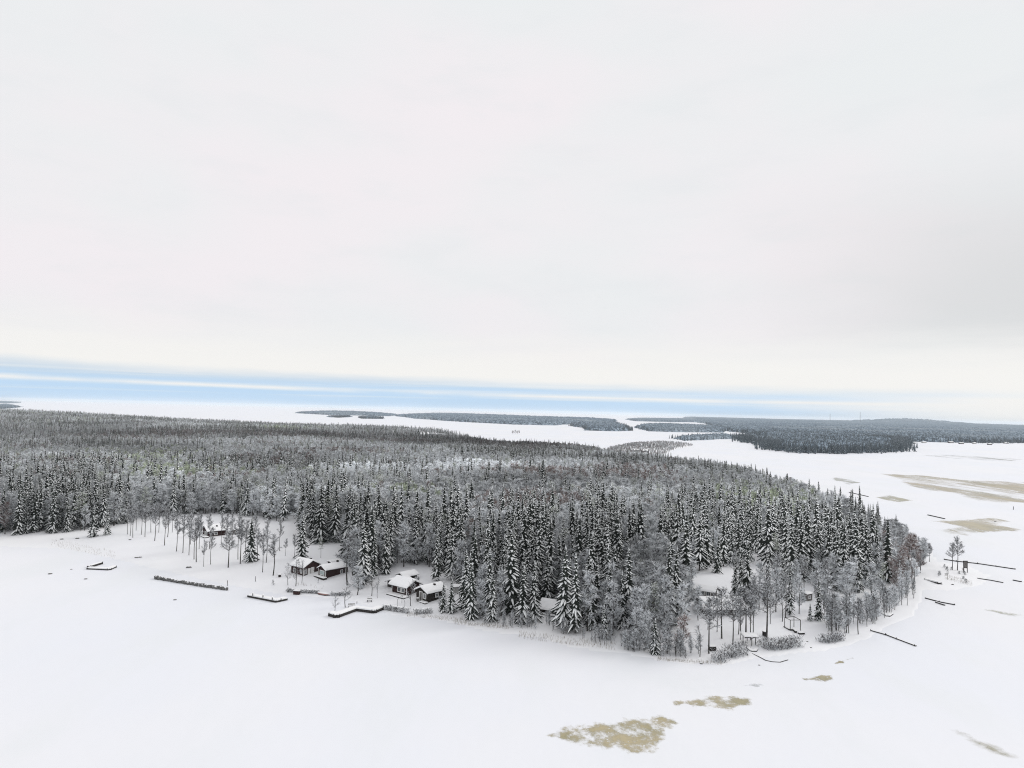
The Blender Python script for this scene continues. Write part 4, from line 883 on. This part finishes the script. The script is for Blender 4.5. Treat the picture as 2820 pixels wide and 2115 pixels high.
for ks, cap in (((0,), 270), ((1, 3), 250), ((2,), 120), ((4,), 60)):
    idx = np.where(np.isin(KIND, ks) & inview)[0]; size = H[idx] / D[idx]; idx = idx[np.argsort(-size)][:cap]
    for i in idx:
        taken[i] = True; k = KN[KIND[i]]
        zi = [z for z in ZONES if qx[i] < z[1]][0] if qx[i] < 2230 else ZONES[-1]; sz = 'tall' if H[i] > (17 if k == 'spruce' else 14.5) else ('low' if H[i] < (12 if k == 'spruce' else 11) else 'middling')
        row = 'in the front rows' if de[i] < 45 else 'deeper in the forest'
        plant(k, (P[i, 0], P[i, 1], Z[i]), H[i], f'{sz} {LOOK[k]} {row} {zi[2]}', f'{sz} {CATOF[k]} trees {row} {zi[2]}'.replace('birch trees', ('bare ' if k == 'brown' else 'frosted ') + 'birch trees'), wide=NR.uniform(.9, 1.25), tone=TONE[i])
for i in range(28):
    x, y = (RNG.uniform(1495, 1630), RNG.uniform(1262, 1385)) if i < 14 else (RNG.uniform(1660, 1790), RNG.uniform(1272, 1352)); p = G(x, y)
    if any((p.x - a) ** 2 + (p.y - b) ** 2 < (c_ * .75) ** 2 for a, b, c_ in PLACED): continue
    plant(RNG.choice(['tall', 'tall', 'young']), p, RNG.uniform(8, 15), 'frosted tree with a thin stem standing in the right yard around its buildings', 'thin frosted trees in the right yard', wide=.8, tone=.2)
# shore saplings and reeds
gsh = 'leafless shore saplings between the middle hedge and the right yard'
for i in range(70):
    u = RNG.random(); x = 1020 + 310 * u; y0 = np.interp(x, [1020, 1060, 1120, 1180, 1240, 1300, 1330], [1345, 1352, 1358, 1362, 1380, 1394, 1400]); y = y0 - RNG.uniform(0, 16)
    p = G(x, y); plant('bush' if RNG.random() < .6 else 'young', p, RNG.uniform(2.2, 5.0), 'thin leafless sapling on the snowy central shore below the tall spruces', gsh, wide=.6)
for i in range(46):
    x = RNG.uniform(1340, 1510); y = np.interp(x, [1340, 1420, 1510], [1404, 1418, 1424]) - RNG.uniform(0, 14); p = G(x, y)
    plant(RNG.choice(['bush', 'frost', 'young']), p, RNG.uniform(3, 6.5), 'low frosted shrub at the foot of the thicket left of the right yard', 'low frosted shrubs left of the right yard', wide=1.0)
for i in range(60):
    x = RNG.uniform(1785, 1975); y = np.interp(x, [1785, 1860, 1905, 1975], [1372, 1366, 1340, 1300]) - RNG.uniform(0, 26); p = G(x, y)
    plant(RNG.choice(['bush', 'tall', 'young', 'frost']), p, RNG.uniform(4, 9), 'thin pale tree in the light thicket of the right shore', 'thin pale trees of the right shore thicket', wide=.8)
for i in range(14):
    x = RNG.uniform(2020, 2105); y = RNG.uniform(1225, 1262); p = G(x, y)
    plant('bush', p, RNG.uniform(.9, 1.9), 'sparse twiggy tuft on the low snowy point', 'sparse tufts on the low snowy point', wide=1.5)
for i in range(16):
    x = RNG.uniform(1945, 2012); y = np.interp(x, [1945, 1980, 2012], [1290, 1245, 1212]) - RNG.uniform(0, 20); p = G(x, y)
    plant(RNG.choice(['frost', 'brown', 'tall']), p, RNG.uniform(5, 9), 'dark bare tree at the outer edge of the point thicket', 'dark bare trees at the outer edge of the point', wide=1.0)
# dry reeds: uncountable
A = MB()
for (x0, x1, y0, y1, n) in ((980, 1100, 1345, 1357, 260), (1120, 1330, 1372, 1398, 420), (110, 250, 1172, 1200, 260), (1420, 1560, 1425, 1434, 200), (2040, 2100, 1245, 1262, 200), (880, 1010, 1328, 1342, 240), (640, 700, 1262, 1270, 40)):
    for i in range(n):
        u = RNG.random(); x = x0 + (x1 - x0) * u; y = y0 + (y1 - y0) * (u + RNG.uniform(-.3, .3)); p = G(x, y) if i % 1 == 0 else None
        h = RNG.uniform(.25, .9); s = Vector((RNG.uniform(-1, 1), RNG.uniform(-1, 1), 0)).normalized() * .03; t_ = Vector((RNG.uniform(-.3, .3), RNG.uniform(-.3, .3), 1)) * h
        A.add([p - s, p + s, p + t_ + s * .4, p + t_ - s * .4], [(0, 1, 2, 3)], 0)
A.obj('dry_reeds', mat('dry reeds', (.28, .24, .17), .9, (.16, .14, .11), 2), None, kind='stuff', label='dry reeds and grass poking through the shore snow')

# the rest of the forest: far more than 300 of each kind, one object per kind
LIB = bpy.data.collections.new('tree shapes')
def joined(t, c, mats, name):
    m = MB(); m.v = list(t.v) + list(c.v); o = len(t.v); m.f = list(t.f) + [tuple(i + o for i in f) for f in c.f]; m.m = [3] * len(t.f) + list(c.m)
    return m.mesh(name, mats)
def scatter(name, label, meshes, P, S, W, seed, tone=None):
    col = bpy.data.collections.new(name + ' shapes')
    for i, me in enumerate(meshes):
        ob = bpy.data.objects.new('%s shape %02d' % (name, i), me); col.objects.link(ob)
    me = bpy.data.meshes.new(name); n = len(P); me.vertices.add(n); me.vertices.foreach_set('co', np.asarray(P, np.float32).ravel())
    rs = np.random.RandomState(seed)
    a = me.attributes.new('scl', 'FLOAT_VECTOR', 'POINT'); a.data.foreach_set('vector', np.c_[S * W, S * W, S].astype(np.float32).ravel())
    a = me.attributes.new('rot', 'FLOAT_VECTOR', 'POINT'); a.data.foreach_set('vector', np.c_[rs.normal(0, .03, n), rs.normal(0, .03, n), rs.rand(n) * 6.283].astype(np.float32).ravel())
    a = me.attributes.new('idx', 'INT', 'POINT'); a.data.foreach_set('value', rs.randint(0, len(meshes), n).astype(np.int32))
    a = me.attributes.new('tone', 'FLOAT', 'POINT'); a.data.foreach_set('value', (np.zeros(n) if tone is None else tone).astype(np.float32))
    ob = link(name, me, kind='stuff', label=label)
    g = bpy.data.node_groups.new(name + ' scatter', 'GeometryNodeTree'); g.interface.new_socket('Geometry', in_out='INPUT', socket_type='NodeSocketGeometry'); g.interface.new_socket('Geometry', in_out='OUTPUT', socket_type='NodeSocketGeometry')
    gi = g.nodes.new('NodeGroupInput'); go = g.nodes.new('NodeGroupOutput'); ip = g.nodes.new('GeometryNodeInstanceOnPoints'); ci = g.nodes.new('GeometryNodeCollectionInfo')
    ci.inputs['Collection'].default_value = col; ci.inputs['Separate Children'].default_value = True; ci.inputs['Reset Children'].default_value = True
    def att(nm, ty):
        a = g.nodes.new('GeometryNodeInputNamedAttribute'); a.data_type = ty; a.inputs[0].default_value = nm; return [s for s in a.outputs if s.enabled][0]
    g.links.new(gi.outputs[0], ip.inputs['Points']); g.links.new(ci.outputs[0], ip.inputs['Instance']); ip.inputs['Pick Instance'].default_value = True
    g.links.new(att('idx', 'INT'), ip.inputs['Instance Index']); g.links.new(att('scl', 'FLOAT_VECTOR'), ip.inputs['Scale'])
    er = g.nodes.new('FunctionNodeEulerToRotation'); g.links.new(att('rot', 'FLOAT_VECTOR'), er.inputs[0]); g.links.new(er.outputs[0], ip.inputs['Rotation'])
    g.links.new(ip.outputs[0], go.inputs[0]); md = ob.modifiers.new('scatter', 'NODES'); md.node_group = g
    return ob
rest = ~taken
spl = [spruce_mesh(300 + i, 20, rr, 1.5, 5, .06, segs=2, lod=True) for i, rr in enumerate((.15, .13, .17, .14))]
MID = 520
def put(name, label, sel, near_list, far_list, mats, Hn, Hf, seed, wide=(.9, 1.25)):
    n = sel.sum()
    if not n: return
    idx = np.where(sel)[0]; isn = D[idx] < MID
    for part, lst, HH, sfx in ((idx[isn], near_list, Hn, ''), (idx[~isn], far_list, Hf, '')):
        if len(part) == 0: continue
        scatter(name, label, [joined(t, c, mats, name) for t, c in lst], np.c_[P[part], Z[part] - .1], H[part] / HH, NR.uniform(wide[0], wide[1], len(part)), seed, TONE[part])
MS = [M_needle, M_tsnow, M_bark, M_bark]
s0 = (KIND == 0) & rest
idx = np.where(s0)[0]
put('spruce_forest', 'mass of snowy spruces of the forest behind its front trees', s0, [(t, c) for t, c, h in SPR], spl, MS, 21, 20, 1)
for ki, nm, lab, col_ in ((1, 'bare_birch_forest', 'brown bare birch stands of the forest', 'brown'), (2, 'alder_forest', 'greenish frosted stands of the forest', 'green'), (3, 'frosted_birch_forest', 'grey frosted birch stands of the forest', 'frost')):
    fl = [broad_mesh(700 + ki * 10 + i, H=15.0, bare=.3, spread=.19, ntw=560, tw=.15, twl=1.4, limbs=12, frost={1: .32, 2: .78, 3: .81}[ki]) for i in range(4)]
    put(nm, lab, (KIND == ki) & rest, [(t, c) for t, c, h in BRD[col_]], fl, [*CM[col_][:2], CM[col_][2], M_birch], 15, 15, 3 + ki, (1.0, 1.4))
put('pine_forest', 'scattered snowy pines of the forest', (KIND == 4) & rest, [(t, c) for t, c, h in PIN], [pine_mesh(950 + i, 18, .45, 20, True) for i in range(2)], [M_pine, M_tsnow, M_bark, M_bark], 18, 18, 9)

# ------------------------------------------------------------------ far islands and mainland
FARS = [('left_islet', [(-60, 866), (0, 866), (22, 867), (40, 870), (0, 871.5), (-60, 871)], 10, 'low wooded islet at the far left horizon'),
        ('left_island', [(-60, 873), (0, 873.5), (30, 877), (45, 880), (0, 884), (-60, 884)], 12, 'darker wooded island at the left edge'),
        ('narrow_island', [(636, 892.5), (690, 890), (780, 891), (862, 897), (840, 899), (760, 897), (700, 896)], 14, 'long wooded island left of the centre horizon'),
        ('small_island', [(708, 900.5), (750, 899.5), (758, 901), (730, 902.5)], 10, 'small dark islet below the long island'),
        ('second_small_island', [(772, 902), (800, 900.5), (830, 903), (828, 905), (780, 904.5)], 10, 'second dark islet right below the long island'),
        ('wide_island', [(851, 898.5), (905, 895), (960, 894.5), (1060, 898), (1150, 902), (1230, 905), (1330, 908), (1330, 914), (1232, 916), (1200, 919), (1110, 917), (1000, 912), (905, 905)], 14, 'wide wooded island across the middle distance'),
        ('near_island', [(1224, 920), (1260, 914), (1325, 912), (1350, 920), (1369, 931), (1330, 931.5), (1262, 930), (1258, 924.5)], 14, 'nearer wooded island with a rounded end'),
        ('strip_island', [(1350, 905.5), (1380, 903.5), (1600, 905), (1700, 908), (1700, 916), (1490, 912), (1440, 911.5), (1370, 909.5)], 12, 'flat wooded strip below the horizon'),
        ('reed_island', [(1369, 924), (1385, 918.5), (1440, 918), (1520, 921), (1620, 925), (1560, 934), (1470, 933.5), (1400, 932)], 13, 'wooded island right of the rounded island'),
        ('spit_wood', [(1440, 947), (1480, 943), (1560, 940), (1620, 946), (1560, 949), (1480, 953)], 9, 'low sparse wood on the spit before the headland'),
        ('headland', [(1600, 948), (1640, 940), (1760, 940), (1880, 948), (1938, 954), (1940, 975), (1900, 976.5), (1800, 980), (1735, 978.5), (1668, 972), (1660, 962), (1615, 955)], 15, 'dark wooded headland reaching into the ice'),
        ('mainland', [(1560, 930), (1500, 907), (1480, 902.5), (1500, 901.3), (2400, 925), (2400, 956), (2212, 957), (2100, 957), (1990, 954), (1930, 954), (1800, 948), (1700, 946), (1620, 938)], 14, 'wooded mainland stretching to the right horizon'),
        ]
ISL = []
m_can = bpy.data.materials.new('haze tinted distant wood'); m_can.use_nodes = True; t = m_can.node_tree; b = t.nodes['Principled BSDF']; b.inputs['Roughness'].default_value = 1; b.inputs['Specular IOR Level'].default_value = 0
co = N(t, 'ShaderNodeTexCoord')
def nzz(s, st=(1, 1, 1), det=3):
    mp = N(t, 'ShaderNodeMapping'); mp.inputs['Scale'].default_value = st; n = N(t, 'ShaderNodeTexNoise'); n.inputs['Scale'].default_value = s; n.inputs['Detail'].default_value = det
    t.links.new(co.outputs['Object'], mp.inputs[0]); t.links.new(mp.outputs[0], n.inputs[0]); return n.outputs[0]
o_ = mixc(t, sstep(t, nzz(.09), .4, .62), (.08, .108, .135), (.33, .40, .47)); o_ = mixc(t, mth(t, 'MULTIPLY', sstep(t, nzz(.0022, (1, .6, 1), 5), .5, .68), .5), o_, (.36, .40, .43))  # frosted canopy; the blue of distance haze is mixed into these colours
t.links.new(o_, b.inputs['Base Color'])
far_pts = []; far_h = []
for nm, poly, h, lab in FARS:
    pw = [bp2(*p) for p in poly]; A_ = np.array(pw); rr = np.hypot(A_[:, 0], A_[:, 1]); aa = np.degrees(np.arctan2(A_[:, 0], A_[:, 1]))
    r0, r1 = rr.min() * .985, min(rr.max() * 1.02, 26000)
    if nm == 'mainland': r1 = 24000
    def hf(Q, pw=pw, h=h, nm=nm):
        R_ = np.hypot(Q[:, 0], Q[:, 1]); wq = np.stack([fnoise(Q[:, 0], Q[:, 1], 70) - .5, fnoise(Q[:, 0] + 999, Q[:, 1] - 500, 160) - .5], 1) * (R_ * np.array([[.02], [.05]]) if 1 else 0).T
        Q = Q + wq
        ins = in_poly(Q, pw); dd = edge_dist(Q, pw)
        base = h * (.45 + .45 * fnoise(Q[:, 0], Q[:, 1], 60) + .35 * NR.rand(len(Q)))
        hill = 0
        if nm in ('mainland', ):
            hill = 26 * np.clip((R_ - 2200) / 9000, 0, 1) * fnoise(Q[:, 0], Q[:, 1], 2600, 2)
            c = np.array(bp2(1960, 916)); c = c / np.linalg.norm(c) * 14000; hill = hill + 70 * np.exp(-((Q - c) ** 2).sum(1) / (2 * 520 ** 2))
        if nm in ('wide_island', 'narrow_island'): hill = 10 * np.clip(dd / 200, 0, 1)
        return np.where(ins, (base + hill) * np.clip((dd - 9) / (10 + R_ * .003), -.1, 1) * NR.uniform(.8, 1.1, len(Q)), -.5)
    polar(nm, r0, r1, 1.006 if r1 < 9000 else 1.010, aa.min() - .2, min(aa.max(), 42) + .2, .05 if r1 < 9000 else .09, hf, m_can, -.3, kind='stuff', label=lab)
    # standing trees along and on it
    n = {'mainland': 26000, 'headland': 5200, 'spit_wood': 300, 'wide_island': 5000}.get(nm, 1500)
    ang = np.radians(NR.uniform(aa.min(), min(aa.max(), 42), n * 3)); R_ = r0 * (min(r1, 7000) / r0) ** (NR.rand(n * 3) ** (1.5 if nm == 'mainland' else 1))
    Q = np.c_[R_ * np.sin(ang), R_ * np.cos(ang)]; Q = Q[in_poly(Q, pw)]; Q = Q[edge_dist(Q, pw) > 2][:n]
    if nm in ('headland', 'mainland'):
        E_ = []
        for j in range(len(pw)):
            a_ = np.array(pw[j]); b_ = np.array(pw[(j + 1) % len(pw)])
            if min(np.hypot(*a_), np.hypot(*b_)) > 3200: continue
            L_ = np.hypot(*(b_ - a_)); k_ = int(L_ / (1.8 if nm == 'headland' else 4)); E_.append(a_ + (b_ - a_) * NR.rand(k_, 1) + NR.normal(0, 13, (k_, 2)))
        E_ = np.concatenate(E_); eq = to_q(np.c_[E_, np.zeros(len(E_))])[1]; Q = np.r_[Q, E_[eq > (946 if nm == 'headland' else 944)]]
    zz = hf(Q); rd = np.hypot(Q[:, 0], Q[:, 1]); dd = edge_dist(Q, pw)
    g0 = np.where(dd < 40, 0, np.maximum(zz - h, 0)); far_pts.append(np.c_[Q, g0]); far_h.append(h * NR.uniform(.75, 1.3, len(Q)))
FP = np.concatenate(far_pts); FH = np.concatenate(far_h)
M_fneedle = mat('haze tinted distant needles', (.065, .082, .096), .9, (.11, .135, .15), 2.5, 0, spec=.05)  # lighter, bluer than the near needles: distance haze put into the colour
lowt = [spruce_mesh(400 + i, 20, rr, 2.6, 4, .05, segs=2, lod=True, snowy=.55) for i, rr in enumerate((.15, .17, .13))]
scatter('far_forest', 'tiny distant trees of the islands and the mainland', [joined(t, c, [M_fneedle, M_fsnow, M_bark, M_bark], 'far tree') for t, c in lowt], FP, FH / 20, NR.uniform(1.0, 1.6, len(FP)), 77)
# far lone group on the bay
for i, x in enumerate((1107, 1110, 1114, 1118, 1121)):
    p = bp(x, 937.5 + .3 * (i % 2)); plant('brown', p, 10 + i % 3, ['leftmost', 'second', 'middle', 'fourth', 'rightmost'][i] + ' tree of the tiny row of five on the ice bay', 'row of trees on the ice bay', wide=1.2)
# masts on the horizon
for x, top, lab in ((1793, 893.5, 'shorter thin mast on the right horizon'), (1858, 888.5, 'taller thin mast on the right horizon')):
    a = ray(x, 905); a = Vector((a.x, a.y, 0)).normalized() * 11500; Hm = CAM_H + 11500 * (905 - top - 1.2 + (905 - top) * .0) / FQ
    o = thing('radio_mast', lab, 'mast', (a.x, a.y, 0), 0, None); m = MB()
    for k in range(3):
        an = k * 2.094; m.tube([(math.cos(an) * 3.0, math.sin(an) * 3.0, 0), (math.cos(an) * 1.6, math.sin(an) * 1.6, Hm)], .9, 4)
    m.obj('leg', M_metal, o); m = MB()
    n = 12
    for k in range(n):
        z = Hm * k / n; m.tube([(3 - 1.4 * k / n, 0, z), (-1.5 + .7 * k / n, 2.6 - 1.2 * k / n, z + Hm / n)], .5, 4)
    m.obj('bracing', M_metal, o)

# ------------------------------------------------------------------ air
HAZE = True
if HAZE:
    m = MB(); X = 86000; z0, z1 = -2.0, 165.0
    m.box((0, X / 2 - 300, (z0 + z1) / 2), (X * 1.9, X, z1 - z0))
    hm = bpy.data.materials.new('pale air'); hm.use_nodes = True; t = hm.node_tree; t.nodes.clear(); v = N(t, 'ShaderNodeVolumePrincipled'); v.inputs['Density'].default_value = 2.6e-5
    v.inputs['Color'].default_value = (.87, .945, 1, 1); v.inputs['Anisotropy'].default_value = .2; ou = N(t, 'ShaderNodeOutputMaterial'); t.links.new(v.outputs[0], ou.inputs['Volume'])
    m.obj('haze', hm, None, kind='stuff', label='thin pale winter haze over the whole landscape')
for o in sc.objects:
    L = o.get('label')
    if L and len(L.split()) > 16: print('LONG', len(L.split()), L)
print('objects', len(bpy.data.objects))
